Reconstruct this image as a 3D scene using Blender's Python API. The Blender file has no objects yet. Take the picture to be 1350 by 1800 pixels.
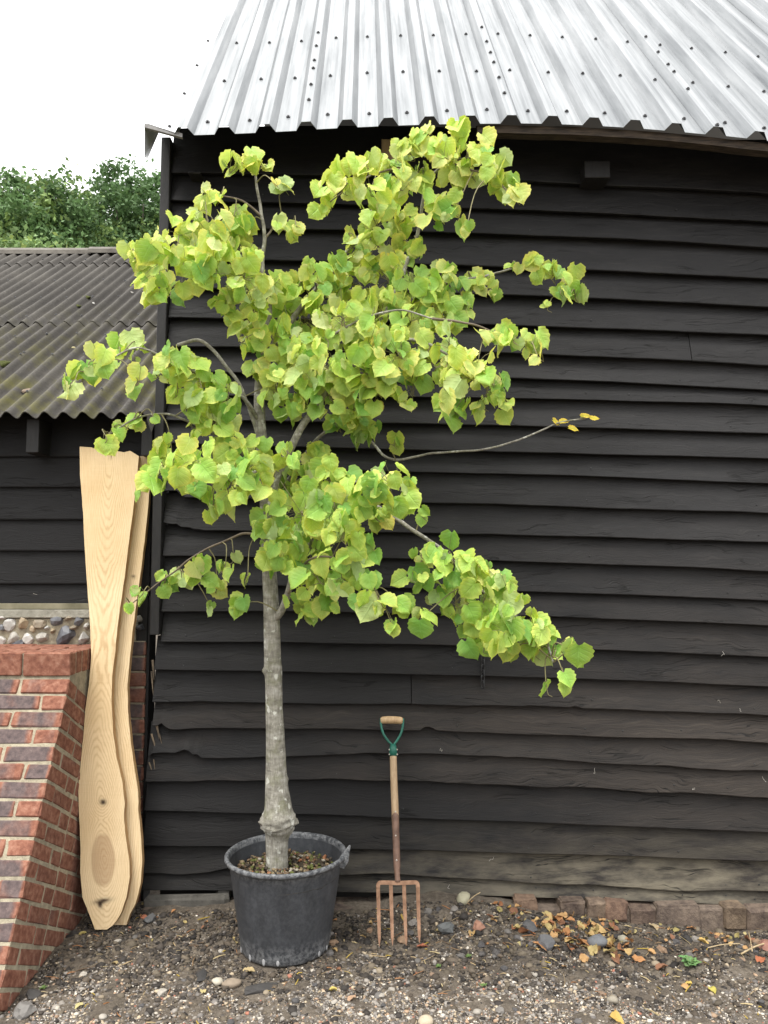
import bpy, bmesh, math, random
import numpy as np
from mathutils import Vector, Matrix, noise as mnoise

rnd = random.Random(7)
rng = np.random.default_rng(7)
R = math.radians
SC = bpy.context.scene
COL = SC.collection

# ------------------------------------------------------------------ camera
CAM_H = 1.62
PITCH = R(4.5)
FPX = 1350.0
cam_d = bpy.data.cameras.new('camera')
cam = bpy.data.objects.new('camera', cam_d)
COL.objects.link(cam)
cam.location = (0, 0, CAM_H)
cam.rotation_euler = (math.pi / 2 + PITCH, 0, 0)
cam_d.sensor_fit = 'VERTICAL'
cam_d.sensor_height = 24
cam_d.lens = 24 * FPX / 1800
cam_d.clip_end = 2000
SC.camera = cam

# ------------------------------------------------------------------ world: bright overcast
SUN_EL, SUN_AZ = R(66), R(215)          # azimuth measured from +Y, clockwise
wd = bpy.data.worlds.new('World')
SC.world = wd
wd.use_nodes = True
nt = wd.node_tree
nt.nodes.clear()
wo = nt.nodes.new('ShaderNodeOutputWorld')
bg = nt.nodes.new('ShaderNodeBackground')
sky = nt.nodes.new('ShaderNodeTexSky')
sky.sky_type = 'NISHITA'
sky.sun_disc = False
sky.sun_elevation = SUN_EL
sky.sun_rotation = SUN_AZ
sky.air_density = 1.0
sky.dust_density = 3.0
hs = nt.nodes.new('ShaderNodeHueSaturation')
hs.inputs['Saturation'].default_value = 0.25
geo = nt.nodes.new('ShaderNodeTexCoord')
sep = nt.nodes.new('ShaderNodeSeparateXYZ')
mr = nt.nodes.new('ShaderNodeMapRange')     # CIE overcast: zenith three times the horizon
mr.inputs['From Min'].default_value = 0.0
mr.inputs['From Max'].default_value = 1.0
mr.inputs['To Min'].default_value = 3.6
mr.inputs['To Max'].default_value = 12.0
cmb = nt.nodes.new('ShaderNodeVectorMath')
cmb.operation = 'SCALE'
cmb.inputs[0].default_value = (1.0, 1.0, 0.995)
mixs = nt.nodes.new('ShaderNodeMixRGB')
mixs.inputs[0].default_value = 0.92
nt.links.new(geo.outputs['Generated'], sep.inputs[0])
nt.links.new(sep.outputs['Z'], mr.inputs['Value'])
nt.links.new(mr.outputs[0], cmb.inputs['Scale'])
nt.links.new(sky.outputs[0], hs.inputs['Color'])
nt.links.new(hs.outputs[0], mixs.inputs[1])
nt.links.new(cmb.outputs[0], mixs.inputs[2])
nt.links.new(mixs.outputs[0], bg.inputs[0])
bg.inputs[1].default_value = 0.13
nt.links.new(bg.outputs[0], wo.inputs[0])

sun_d = bpy.data.lights.new('sun', 'SUN')
sun_d.energy = 1.3
sun_d.angle = R(24)
sun_d.color = (1.0, 0.965, 0.90)
sun = bpy.data.objects.new('sun', sun_d)
COL.objects.link(sun)
sd = Vector((math.sin(SUN_AZ) * math.cos(SUN_EL), math.cos(SUN_AZ) * math.cos(SUN_EL), math.sin(SUN_EL)))
sun.rotation_euler = sd.to_track_quat('Z', 'Y').to_euler()
sun.location = (-3, -3, 8)

SC.view_settings.view_transform = 'Standard'
SC.view_settings.look = 'None'
SC.view_settings.exposure = 1.3
SC.view_settings.gamma = 1.0
SC.view_settings.use_curve_mapping = False

# ------------------------------------------------------------------ helpers
cP, sP = math.cos(PITCH), math.sin(PITCH)
CAMV = np.array((0, 0, CAM_H))

def ray(px, py):
    xc = (px - 675.0) / FPX
    yc = (900.0 - py) / FPX
    return np.array((xc, cP - yc * sP, sP + yc * cP))

def at_y(px, py, y):
    d = ray(px, py)
    return CAMV + d * (y / d[1])

def at_z(px, py, z):
    d = ray(px, py)
    return CAMV + d * ((z - CAM_H) / d[2])

def at_plane(px, py, p0, n):
    d = ray(px, py)
    return CAMV + d * (np.dot(np.array(p0) - CAMV, n) / np.dot(d, n))

def tag(o, label=None, cat=None, group=None, kind=None):
    if label: o['label'] = label
    if cat: o['category'] = cat
    if group: o['group'] = group
    if kind: o['kind'] = kind
    return o

def thing(name, label, cat, loc=(0, 0, 0), group=None):
    o = bpy.data.objects.new(name, None)
    o.location = loc
    o.empty_display_size = 0.1
    COL.objects.link(o)
    return tag(o, label, cat, group)

def link(name, me, parent=None, loc=None, mw=None):
    """link mesh data given in world coordinates (or local when loc/mw is given) under a parent Empty"""
    o = bpy.data.objects.new(name, me)
    COL.objects.link(o)
    M = mw if mw is not None else (Matrix.Translation(loc) if loc is not None else Matrix.Identity(4))
    if parent is not None:
        o.parent = parent
        base = WM(parent)
        o.matrix_basis = base.inverted() @ M
    else:
        o.matrix_basis = M
    return o

def WM(o):
    m = o.matrix_basis.copy()
    p = o.parent
    while p is not None:
        m = p.matrix_basis @ m
        p = p.parent
    return m

def mesh(name, verts, faces, mat=None, smooth=False, col=None, attrs=None):
    me = bpy.data.meshes.new(name)
    v = np.asarray(verts, dtype=np.float32).reshape(-1, 3)
    if isinstance(faces, np.ndarray):
        k = faces.shape[1]
        n = len(faces)
        me.vertices.add(len(v))
        me.vertices.foreach_set('co', v.ravel())
        me.loops.add(n * k)
        me.loops.foreach_set('vertex_index', faces.astype(np.int32).ravel())
        me.polygons.add(n)
        me.polygons.foreach_set('loop_start', np.arange(0, n * k, k, dtype=np.int32))
        me.polygons.foreach_set('loop_total', np.full(n, k, dtype=np.int32))
        me.update(calc_edges=True)
    else:
        me.from_pydata([tuple(map(float, p)) for p in v], [], faces)
    if col is not None:
        a = me.attributes.new('Col', 'FLOAT_COLOR', 'POINT')
        c = np.ones((len(v), 4), dtype=np.float32)
        c[:, :3] = col
        a.data.foreach_set('color', c.ravel())
    if attrs:
        for kx, vals in attrs.items():
            a = me.attributes.new(kx, 'FLOAT', 'POINT')
            a.data.foreach_set('value', np.asarray(vals, dtype=np.float32))
    if mat: me.materials.append(mat)
    if smooth:
        me.polygons.foreach_set('use_smooth', np.ones(len(me.polygons), dtype=bool))
    me.update()
    return me

def bm_mesh(name, bm, mat=None, smooth=False):
    me = bpy.data.meshes.new(name)
    bmesh.ops.recalc_face_normals(bm, faces=bm.faces)
    bm.to_mesh(me)
    bm.free()
    if mat: me.materials.append(mat)
    if smooth:
        me.polygons.foreach_set('use_smooth', np.ones(len(me.polygons), dtype=bool))
    return me

def box_bm(x0, x1, y0, y1, z0, z1, bevel=0.0, jit=0.0, seed=0):
    bm = bmesh.new()
    bmesh.ops.create_cube(bm, size=1.0)
    for v in bm.verts:
        v.co = Vector(((x0 + x1) / 2 + v.co.x * (x1 - x0), (y0 + y1) / 2 + v.co.y * (y1 - y0), (z0 + z1) / 2 + v.co.z * (z1 - z0)))
    if bevel > 0:
        bmesh.ops.bevel(bm, geom=list(bm.edges), offset=bevel, segments=1, affect='EDGES', profile=0.5)
    if jit > 0:
        rr = random.Random(seed)
        for v in bm.verts:
            v.co += Vector((rr.uniform(-1, 1), rr.uniform(-1, 1), rr.uniform(-1, 1))) * jit
    return bm

def grid_faces(nu, nv, off=0):
    i, j = np.meshgrid(np.arange(nu - 1), np.arange(nv - 1), indexing='ij')
    a = (i * nv + j).ravel() + off
    return np.stack([a, a + nv, a + nv + 1, a + 1], axis=1)

def tube(pts, rad, seg=8, cap=True):
    pts = [Vector(tuple(map(float, p))) for p in pts]
    n = len(pts)
    V, F = [], []
    up = Vector((0.13, 0.9, 0.21)).normalized()
    prev = None
    for i, p in enumerate(pts):
        t = (pts[min(i + 1, n - 1)] - pts[max(i - 1, 0)])
        if t.length < 1e-9: t = Vector((0, 0, 1))
        t.normalize()
        if prev is None:
            u = t.cross(up)
            if u.length < 1e-3: u = t.cross(Vector((1, 0, 0)))
        else:
            u = prev - t * prev.dot(t)
        u.normalize()
        prev = u
        w = t.cross(u)
        r = rad[i] if hasattr(rad, '__len__') else rad
        for k in range(seg):
            a = 2 * math.pi * k / seg
            V.append(p + (u * math.cos(a) + w * math.sin(a)) * r)
    for i in range(n - 1):
        for k in range(seg):
            a, b = i * seg + k, i * seg + (k + 1) % seg
            F.append((a, b, b + seg, a + seg))
    if cap:
        F.append(tuple(range(seg - 1, -1, -1)))
        F.append(tuple(range((n - 1) * seg, n * seg)))
    return V, F

def smooth_path(pts, n):
    """Catmull-Rom through the points, n samples"""
    P = [np.asarray(p, float) for p in pts]
    P = [2 * P[0] - P[1]] + P + [2 * P[-1] - P[-2]]
    segs = len(P) - 3
    out = []
    for i in range(n):
        t = i / (n - 1) * segs
        k = min(int(t), segs - 1)
        f = t - k
        p0, p1, p2, p3 = P[k:k + 4]
        out.append(0.5 * ((2 * p1) + (-p0 + p2) * f + (2 * p0 - 5 * p1 + 4 * p2 - p3) * f * f + (-p0 + 3 * p1 - 3 * p2 + p3) * f ** 3))
    return out

# ------------------------------------------------------------------ materials
class NB:
    def __init__(self, name):
        self.m = bpy.data.materials.new(name)
        self.m.use_nodes = True
        self.t = self.m.node_tree
        self.b = self.t.nodes['Principled BSDF']
        self.out = self.t.nodes['Material Output']
    def n(self, typ, **kw):
        nd = self.t.nodes.new(typ)
        for k, v in kw.items():
            if k in nd.inputs: nd.inputs[k].default_value = v
            else: setattr(nd, k, v)
        return nd
    def l(self, a, b): self.t.links.new(a, b)
    def coord(self, kind='Object', scale=(1, 1, 1), rot=(0, 0, 0), loc=(0, 0, 0)):
        if kind == 'World':
            g = self.n('ShaderNodeNewGeometry').outputs['Position']
        else:
            g = self.n('ShaderNodeTexCoord').outputs[kind]
        mp = self.n('ShaderNodeMapping')
        mp.inputs['Scale'].default_value = scale
        mp.inputs['Rotation'].default_value = rot
        mp.inputs['Location'].default_value = loc
        self.l(g, mp.inputs[0])
        return mp.outputs[0]
    def noise(self, vec, scale, detail=6, rough=0.6, dist=0.0):
        nd = self.n('ShaderNodeTexNoise')
        nd.inputs['Scale'].default_value = scale
        nd.inputs['Detail'].default_value = detail
        nd.inputs['Roughness'].default_value = rough
        nd.inputs['Distortion'].default_value = dist
        self.l(vec, nd.inputs['Vector'])
        return nd.outputs['Fac']
    def ramp(self, fac, stops):
        r = self.n('ShaderNodeValToRGB')
        els = r.color_ramp.elements
        els[0].position, els[1].position = stops[0][0], stops[-1][0]
        def c4(c): return tuple(c) + (1,) if len(c) == 3 else tuple(c)
        els[0].color, els[1].color = c4(stops[0][1]), c4(stops[-1][1])
        for p, c in stops[1:-1]:
            e = els.new(p)
            e.color = c4(c)
        self.l(fac, r.inputs[0])
        return r.outputs[0]
    def mix(self, fac, a, b, mode='MIX'):
        m = self.n('ShaderNodeMixRGB', blend_type=mode)
        for i, x in ((0, fac), (1, a), (2, b)):
            if isinstance(x, (int, float)): m.inputs[i].default_value = x
            elif isinstance(x, tuple): m.inputs[i].default_value = x + (1,) if len(x) == 3 else x
            else: self.l(x, m.inputs[i])
        return m.outputs[0]
    def math(self, op, a, b=0.0, c=0.0, clamp=False):
        m = self.n('ShaderNodeMath', operation=op, use_clamp=clamp)
        for i, x in ((0, a), (1, b), (2, c)):
            if isinstance(x, (int, float)): m.inputs[i].default_value = x
            else: self.l(x, m.inputs[i])
        return m.outputs[0]
    def range(self, v, a, b, c=0.0, d=1.0):
        m = self.n('ShaderNodeMapRange')
        m.inputs[1].default_value, m.inputs[2].default_value = a, b
        m.inputs[3].default_value, m.inputs[4].default_value = c, d
        self.l(v, m.inputs[0])
        return m.outputs[0]
    def bump(self, h, strength=0.3, dist=0.01):
        b = self.n('ShaderNodeBump')
        b.inputs['Strength'].default_value = strength
        b.inputs['Distance'].default_value = dist
        self.l(h, b.inputs['Height'])
        self.l(b.outputs[0], self.b.inputs['Normal'])
    def base(self, c):
        if isinstance(c, tuple): self.b.inputs['Base Color'].default_value = c + (1,)
        else: self.l(c, self.b.inputs['Base Color'])
    def set(self, rough=None, metal=None, spec=None):
        if rough is not None:
            if isinstance(rough, (int, float)): self.b.inputs['Roughness'].default_value = rough
            else: self.l(rough, self.b.inputs['Roughness'])
        if metal is not None: self.b.inputs['Metallic'].default_value = metal
        if spec is not None: self.b.inputs['Specular IOR Level'].default_value = spec

def simple(name, c1, c2, scale=8, rough=0.7, bump=0.2, bd=0.005, spec=0.4, metal=0.0, kind='Object', stretch=(1, 1, 1)):
    m = NB(name)
    v = m.coord(kind, stretch)
    f = m.noise(v, scale)
    m.base(m.ramp(f, [(0.3, c1), (0.7, c2)]))
    m.set(rough, metal, spec)
    if bump: m.bump(m.noise(v, scale * 3), bump, bd)
    return m.m

def mat_board():
    m = NB('tarred_board')
    oi = m.n('ShaderNodeObjectInfo')
    off = m.n('ShaderNodeVectorMath', operation='SCALE')
    off.inputs[0].default_value = (13.1, 7.7, 5.3)
    m.l(oi.outputs['Random'], off.inputs['Scale'])
    add = m.n('ShaderNodeVectorMath', operation='ADD')
    m.l(m.n('ShaderNodeNewGeometry').outputs['Position'], add.inputs[0])
    m.l(off.outputs[0], add.inputs[1])
    def mp(sx, sz):
        q = m.n('ShaderNodeMapping')
        q.inputs['Scale'].default_value = (sx, 1.0, sz)
        m.l(add.outputs[0], q.inputs[0])
        return q.outputs[0]
    warp = m.noise(mp(1.4, 3.0), 1.6, 3)
    wv = m.n('ShaderNodeVectorMath', operation='SCALE')
    wv.inputs[0].default_value = (0, 0, 0.16)
    m.l(warp, wv.inputs['Scale'])
    add2 = m.n('ShaderNodeVectorMath', operation='ADD')
    m.l(add.outputs[0], add2.inputs[0]); m.l(wv.outputs[0], add2.inputs[1])
    q = m.n('ShaderNodeMapping')
    q.inputs['Scale'].default_value = (1.6, 1.0, 42.0)
    m.l(add2.outputs[0], q.inputs[0])
    grain = m.noise(q.outputs[0], 3.0, 8, 0.65)
    q2 = m.n('ShaderNodeMapping')
    q2.inputs['Scale'].default_value = (4.0, 1.0, 150.0)
    m.l(add2.outputs[0], q2.inputs[0])
    fine = m.noise(q2.outputs[0], 3.0, 5, 0.7)
    blot = m.noise(mp(1.2, 4.0), 2.2, 5, 0.6)
    sepc = m.n('ShaderNodeSeparateColor')
    m.l(oi.outputs['Color'], sepc.inputs[0])
    wear = sepc.outputs[0]
    dark = m.ramp(grain, [(0.28, (0.0032, 0.0030, 0.0033)), (0.55, (0.0068, 0.0063, 0.0066)), (0.8, (0.019, 0.0178, 0.0178))])
    worn = m.ramp(grain, [(0.25, (0.017, 0.0135, 0.0115)), (0.55, (0.039, 0.0315, 0.026)), (0.8, (0.074, 0.062, 0.051))])
    wgrey = m.ramp(grain, [(0.25, (0.013, 0.0125, 0.013)), (0.55, (0.027, 0.026, 0.0265)), (0.8, (0.055, 0.053, 0.052))])
    worn = m.mix(sepc.outputs[2], wgrey, worn)
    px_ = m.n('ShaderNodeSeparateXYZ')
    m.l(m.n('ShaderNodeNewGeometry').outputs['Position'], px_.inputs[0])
    bleach_light = m.range(px_.outputs['X'], -0.7, 1.5, -0.18, 0.30)      # right end bleached, and the lighting gradient along the wall painted in
    wear = m.math('ADD', wear, bleach_light)  # board wear plus the bleaching and painted light gradient
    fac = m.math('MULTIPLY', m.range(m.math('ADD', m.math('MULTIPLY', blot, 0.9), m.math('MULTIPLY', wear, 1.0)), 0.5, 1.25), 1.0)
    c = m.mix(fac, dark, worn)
    # pale scratches and lichen flecks
    fl = m.noise(mp(6.0, 9.0), 9.0, 4, 0.7)
    c = m.mix(m.range(fl, 0.70, 0.80, 0.0, 0.35), c, (0.17, 0.16, 0.14))
    # greenish splash dirt on the lowest boards
    dirt = m.noise(mp(2.0, 7.0), 2.6, 6, 0.62)
    c = m.mix(m.math('MULTIPLY', m.math('MULTIPLY', sepc.outputs[1], m.range(px_.outputs['X'], -0.5, 1.1, 0.05, 1.25)), m.range(dirt, 0.32, 0.62), clamp=True), c, (0.155, 0.135, 0.098))
    # drying checks: thin dark lines along the grain
    qc = m.n('ShaderNodeMapping')
    qc.inputs['Scale'].default_value = (0.9, 1.0, 26.0)
    m.l(add2.outputs[0], qc.inputs[0])
    ck = m.noise(qc.outputs[0], 1.3, 3, 0.5)
    ckm = m.range(m.math('ABSOLUTE', m.math('SUBTRACT', ck, 0.5)), 0.004, 0.012, 1.0, 0.0)
    ckm = m.math('MULTIPLY', ckm, m.range(m.noise(mp(1.1, 3.0), 2.7, 2), 0.50, 0.58))
    c = m.mix(m.math('MULTIPLY', ckm, 0.85), c, (0.004, 0.004, 0.004))
    m.base(c)
    m.set(m.range(grain, 0.3, 0.7, 0.55, 0.75), spec=0.30)
    h = m.math('SUBTRACT', m.math('ADD', m.math('MULTIPLY', grain, 1.0), m.math('MULTIPLY', fine, 0.5)), m.math('MULTIPLY', ckm, 1.2))
    m.bump(h, 0.55, 0.004)
    return m.m

def mat_galv():
    m = NB('galvanised_sheet')
    v = m.coord('UV', (1, 1, 1))
    st = m.noise(m.coord('UV', (38, 0.9, 1)), 1.0, 6, 0.6)
    bl = m.noise(m.coord('UV', (9, 1.0, 1)), 1.0, 5, 0.6)
    f = m.math('ADD', m.math('MULTIPLY', st, 0.55), m.math('MULTIPLY', bl, 0.45))
    m.base(m.ramp(f, [(0.36, (0.095, 0.104, 0.112)), (0.48, (0.160, 0.170, 0.178)), (0.62, (0.235, 0.244, 0.252))]))
    m.set(m.range(f, 0.35, 0.65, 0.46, 0.34), metal=0.45)
    m.bump(bl, 0.15, 0.01)
    return m.m

def mat_corr():
    m = NB('bitumen_corrugated')
    v = m.coord('World')
    big = m.noise(v, 2.0, 5, 0.6)
    fine = m.noise(v, 60, 4, 0.7)
    sp = m.noise(v, 26, 3, 0.6)
    att = m.n('ShaderNodeAttribute', attribute_name='crest')
    c = m.ramp(m.math('ADD', m.math('MULTIPLY', big, 0.6), m.math('MULTIPLY', fine, 0.4)), [(0.32, (0.030, 0.027, 0.0245)), (0.52, (0.055, 0.050, 0.044)), (0.7, (0.092, 0.084, 0.073))])
    c = m.mix(m.math('MULTIPLY', att.outputs['Fac'], m.range(fine, 0.25, 0.7, 0.05, 0.40)), c, (0.135, 0.125, 0.11))
    # algae low on the slope where water lingers
    sepn = m.n('ShaderNodeSeparateXYZ')
    m.l(m.n('ShaderNodeNewGeometry').outputs['Position'], sepn.inputs[0])
    low = m.range(sepn.outputs['Y'], 3.9, 5.6, 1.0, 0.0)
    alg = m.math('MULTIPLY', low, m.range(m.noise(v, 5.5, 5, 0.62), 0.45, 0.66))
    c = m.mix(m.math('MULTIPLY', alg, 0.75), c, (0.105, 0.098, 0.022))
    c = m.mix(m.range(sp, 0.70, 0.76, 0.0, 0.5), c, (0.27, 0.26, 0.22))
    m.base(c)
    m.set(0.85, spec=0.25)
    m.bump(fine, 0.5, 0.004)
    return m.m

def mat_brick():
    m = NB('red_brick')
    oi = m.n('ShaderNodeObjectInfo')
    off = m.n('ShaderNodeVectorMath', operation='SCALE')
    off.inputs[0].default_value = (31.0, 17.0, 23.0)
    m.l(oi.outputs['Random'], off.inputs['Scale'])
    add = m.n('ShaderNodeVectorMath', operation='ADD')
    m.l(m.n('ShaderNodeNewGeometry').outputs['Position'], add.inputs[0]); m.l(off.outputs[0], add.inputs[1])
    big = m.noise(add.outputs[0], 5.0, 4, 0.55)
    mid = m.noise(add.outputs[0], 38.0, 5, 0.6)
    fine = m.noise(add.outputs[0], 120.0, 4, 0.7)
    red = m.ramp(mid, [(0.3, (0.140, 0.055, 0.038)), (0.5, (0.235, 0.100, 0.066)), (0.72, (0.35, 0.185, 0.130))])
    blue = m.ramp(mid, [(0.3, (0.066, 0.052, 0.053)), (0.7, (0.165, 0.122, 0.115))])
    sepc = m.n('ShaderNodeSeparateColor')
    m.l(oi.outputs['Color'], sepc.inputs[0])
    sg = m.n('ShaderNodeSeparateXYZ')
    m.l(m.n('ShaderNodeTexCoord').outputs['Generated'], sg.inputs[0])
    rim = m.range(m.math('ABSOLUTE', m.math('SUBTRACT', sg.outputs[0], 0.5)), 0.33, 0.5, 0.0, 0.5)
    f = m.range(m.math('SUBTRACT', m.math('ADD', big, m.math('MULTIPLY', sepc.outputs[0], 0.55)), rim), 0.60, 0.86)
    c = m.mix(f, red, blue)
    c = m.mix(m.math('MULTIPLY', sepc.outputs[1], 0.85), c, m.ramp(mid, [(0.3, (0.020, 0.018, 0.018)), (0.7, (0.05, 0.04, 0.04))]))
    c = m.mix(m.range(fine, 0.66, 0.76, 0.0, 0.55), c, (0.42, 0.36, 0.30))
    m.base(c)
    m.set(0.88, spec=0.2)
    m.bump(m.math('ADD', mid, m.math('MULTIPLY', fine, 0.6)), 0.6, 0.004)
    return m.m

def mat_mortar(name='lime_mortar', a=(0.22, 0.19, 0.14), b=(0.46, 0.41, 0.30)):
    m = NB(name)
    v = m.coord('World')
    f = m.noise(v, 30, 6, 0.65)
    g = m.noise(v, 6, 3, 0.6)
    c = m.ramp(m.math('ADD', m.math('MULTIPLY', f, 0.6), m.math('MULTIPLY', g, 0.4)), [(0.35, a), (0.65, b)])
    oi = m.n('ShaderNodeObjectInfo')
    m.base(m.mix(1.0, c, oi.outputs['Color'], 'MULTIPLY'))
    m.set(0.92, spec=0.15)
    m.bump(m.noise(v, 70, 5, 0.7), 0.9, 0.008)
    return m.m

def mat_slab(name):
    m = NB(name)
    ring = m.n('ShaderNodeAttribute', attribute_name='ring').outputs['Fac']
    knot = m.n('ShaderNodeAttribute', attribute_name='knot').outputs['Fac']
    edge = m.n('ShaderNodeAttribute', attribute_name='edge').outputs['Fac']
    v = m.coord('World', (1, 1, 1))
    w1 = m.noise(m.coord('World', (9, 9, 2.2)), 2.0, 4, 0.55)
    rr = m.math('ADD', ring, m.math('MULTIPLY', m.math('SUBTRACT', w1, 0.5), 0.020))
    ph = m.math('MULTIPLY', rr, 2 * math.pi / 0.0062)
    s = m.math('ADD', m.math('MULTIPLY', m.math('SINE', ph), 0.5), 0.5)
    s = m.math('POWER', s, 2.6)
    am = m.noise(v, 7, 3, 0.5)
    s = m.math('MULTIPLY', s, m.range(am, 0.3, 0.7, 0.35, 1.0))
    saw = m.noise(m.coord('World', (3, 3, 150)), 2.0, 3, 0.6)      # saw marks across the grain
    fibre = m.noise(m.coord('World', (160, 160, 5)), 1.0, 4, 0.6)
    tone = m.ramp(m.noise(m.coord('World', (3, 3, 1.6)), 1.0, 3), [(0.3, (0.63, 0.46, 0.255)), (0.7, (0.77, 0.61, 0.385))])
    heart = m.n('ShaderNodeAttribute', attribute_name='heart').outputs['Fac']
    c = m.mix(m.math('MULTIPLY', heart, 0.75), tone, (0.42, 0.285, 0.165))
    c = m.mix(m.math('MULTIPLY', s, 0.52), c, (0.36, 0.205, 0.085))
    c = m.mix(m.range(fibre, 0.4, 0.75, 0.0, 0.22), c, (0.42, 0.27, 0.13))
    c = m.mix(m.range(saw, 0.52, 0.72, 0.0, 0.16), c, (0.78, 0.64, 0.42))
    c = m.mix(edge, c, m.ramp(am, [(0.3, (0.22, 0.10, 0.035)), (0.7, (0.42, 0.24, 0.09))]))
    c = m.mix(knot, c, (0.035, 0.020, 0.012))
    m.base(c)
    m.set(0.72, spec=0.25)
    m.bump(m.math('ADD', saw, m.math('MULTIPLY', s, 0.5)), 0.25, 0.002)
    return m.m

def mat_leaf(name, back):
    m = NB(name)
    oi = m.n('ShaderNodeObjectInfo')
    att = m.n('ShaderNodeAttribute', attribute_name='Col')
    c = m.mix(1.0, oi.outputs['Color'], att.outputs['Color'], 'MULTIPLY')
    lu = m.n('ShaderNodeAttribute', attribute_name='lu').outputs['Fac']
    lv = m.n('ShaderNodeAttribute', attribute_name='lv').outputs['Fac']
    au = m.math('ABSOLUTE', lu)
    mid = m.range(au, 0.0, 0.09, 1.0, 0.0)
    side = m.math('FRACT', m.math('ADD', m.math('MULTIPLY', lv, 5.5), m.math('MULTIPLY', au, -1.7)))
    side = m.range(m.math('ABSOLUTE', m.math('SUBTRACT', side, 0.5)), 0.0, 0.13, 1.0, 0.0)
    vein = m.math('MAXIMUM', mid, m.math('MULTIPLY', side, 0.7))
    bl = m.noise(m.coord('World'), 34, 4, 0.6)
    c = m.mix(m.range(bl, 0.3, 0.72, 0.35, 0.0), c, m.mix(1.0, c, (0.62, 0.70, 0.45), 'MULTIPLY'))
    c = m.mix(m.math('MULTIPLY', m.range(m.math('ADD', au, m.math('MULTIPLY', lv, 0.5)), 0.1, 1.0, 0.55, 0.0), 1.0), c, m.mix(1.0, c, (0.62, 0.84, 0.62), 'MULTIPLY'))
    c = m.mix(m.math('MULTIPLY', vein, 0.55), c, m.mix(1.0, c, (1.40, 1.28, 1.9), 'MULTIPLY'))
    mar = m.math('MAXIMUM', m.range(au, 0.55, 1.0), m.range(lv, 0.70, 1.0))          # yellowing margins
    c = m.mix(m.math('MULTIPLY', mar, 0.45), c, m.mix(1.0, c, (1.45, 1.12, 1.0), 'MULTIPLY'))
    bf = m.n('ShaderNodeNewGeometry').outputs['Backfacing']
    under = m.mix(0.45, c, back)
    c = m.mix(bf, c, under)
    m.base(c)
    m.set(0.5, spec=0.35)
    m.bump(m.math('ADD', m.math('MULTIPLY', vein, -1.0), bl), 0.5, 0.005)
    tr = m.n('ShaderNodeBsdfTranslucent')
    m.l(m.mix(1.0, c, (1.25, 1.2, 0.55), 'MULTIPLY'), tr.inputs[0])
    mx = m.n('ShaderNodeMixShader')
    mx.inputs[0].default_value = 0.34
    m.l(m.b.outputs[0], mx.inputs[1]); m.l(tr.outputs[0], mx.inputs[2])
    m.l(mx.outputs[0], m.out.inputs[0])
    return m.m

def mat_col(name, rough=0.85, spec=0.25, bs=40, bump=0.3, trans=0.0, var=0.3):
    """colour from the mesh attribute Col times the object colour"""
    m = NB(name)
    oi = m.n('ShaderNodeObjectInfo')
    att = m.n('ShaderNodeAttribute', attribute_name='Col')
    c = m.mix(1.0, oi.outputs['Color'], att.outputs['Color'], 'MULTIPLY')
    f = m.noise(m.coord('World'), bs, 5, 0.65)
    c = m.mix(m.range(f, 0.3, 0.7, var, 0.0), c, m.mix(1.0, c, (0.45, 0.43, 0.42), 'MULTIPLY'))
    m.base(c)
    m.set(rough, spec=spec)
    m.bump(f, bump, 0.004)
    if trans:
        tr = m.n('ShaderNodeBsdfTranslucent')
        m.l(c, tr.inputs[0])
        mx = m.n('ShaderNodeMixShader')
        mx.inputs[0].default_value = trans
        m.l(m.b.outputs[0], mx.inputs[1]); m.l(tr.outputs[0], mx.inputs[2])
        m.l(mx.outputs[0], m.out.inputs[0])
    return m.m

def mat_bark():
    m = NB('lime_bark')
    v = m.coord('World', (1, 1, 1))
    band = m.noise(m.coord('World', (9, 9, 22)), 2.0, 5, 0.6)
    fiss = m.noise(m.coord('World', (60, 60, 12)), 2.0, 5, 0.65)
    pat = m.noise(v, 13, 4, 0.6)
    c = m.ramp(band, [(0.3, (0.17, 0.16, 0.135)), (0.5, (0.31, 0.295, 0.25)), (0.7, (0.43, 0.415, 0.37))])
    c = m.mix(m.range(fiss, 0.35, 0.6, 0.5, 0.0), c, (0.07, 0.06, 0.045))
    c = m.mix(m.range(pat, 0.5, 0.66, 0.0, 0.55), c, (0.16, 0.165, 0.085))
    lich = m.noise(m.coord('World', (1, 1, 0.9), loc=(3, 1, 2)), 26, 3, 0.5)
    c = m.mix(m.range(lich, 0.61, 0.66, 0.0, 0.85), c, (0.56, 0.56, 0.50))
    m.base(c)
    m.set(0.88, spec=0.2)
    m.bump(m.math('ADD', band, fiss), 0.7, 0.006)
    return m.m

def mat_pot():
    m = NB('black_plastic_pot')
    v = m.coord('World')
    sc = m.noise(m.coord('World', (6, 6, 3)), 3, 6, 0.65)
    fine = m.noise(m.coord('World', (60, 60, 14)), 2, 5, 0.7)
    up = m.n('ShaderNodeAttribute', attribute_name='scuff').outputs['Fac']
    c = m.ramp(sc, [(0.3, (0.026, 0.0285, 0.033)), (0.55, (0.037, 0.040, 0.046)), (0.75, (0.052, 0.056, 0.063))])
    c = m.mix(m.range(fine, 0.60, 0.76, 0.0, 0.16), c, (0.18, 0.185, 0.195))
    c = m.mix(m.math('MULTIPLY', up, m.range(m.noise(v, 55, 4, 0.7), 0.40, 0.62)), c, (0.30, 0.305, 0.31))
    m.base(c)
    m.set(m.range(sc, 0.3, 0.7, 0.42, 0.62), spec=0.45)
    m.bump(fine, 0.12, 0.003)
    return m.m

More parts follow.
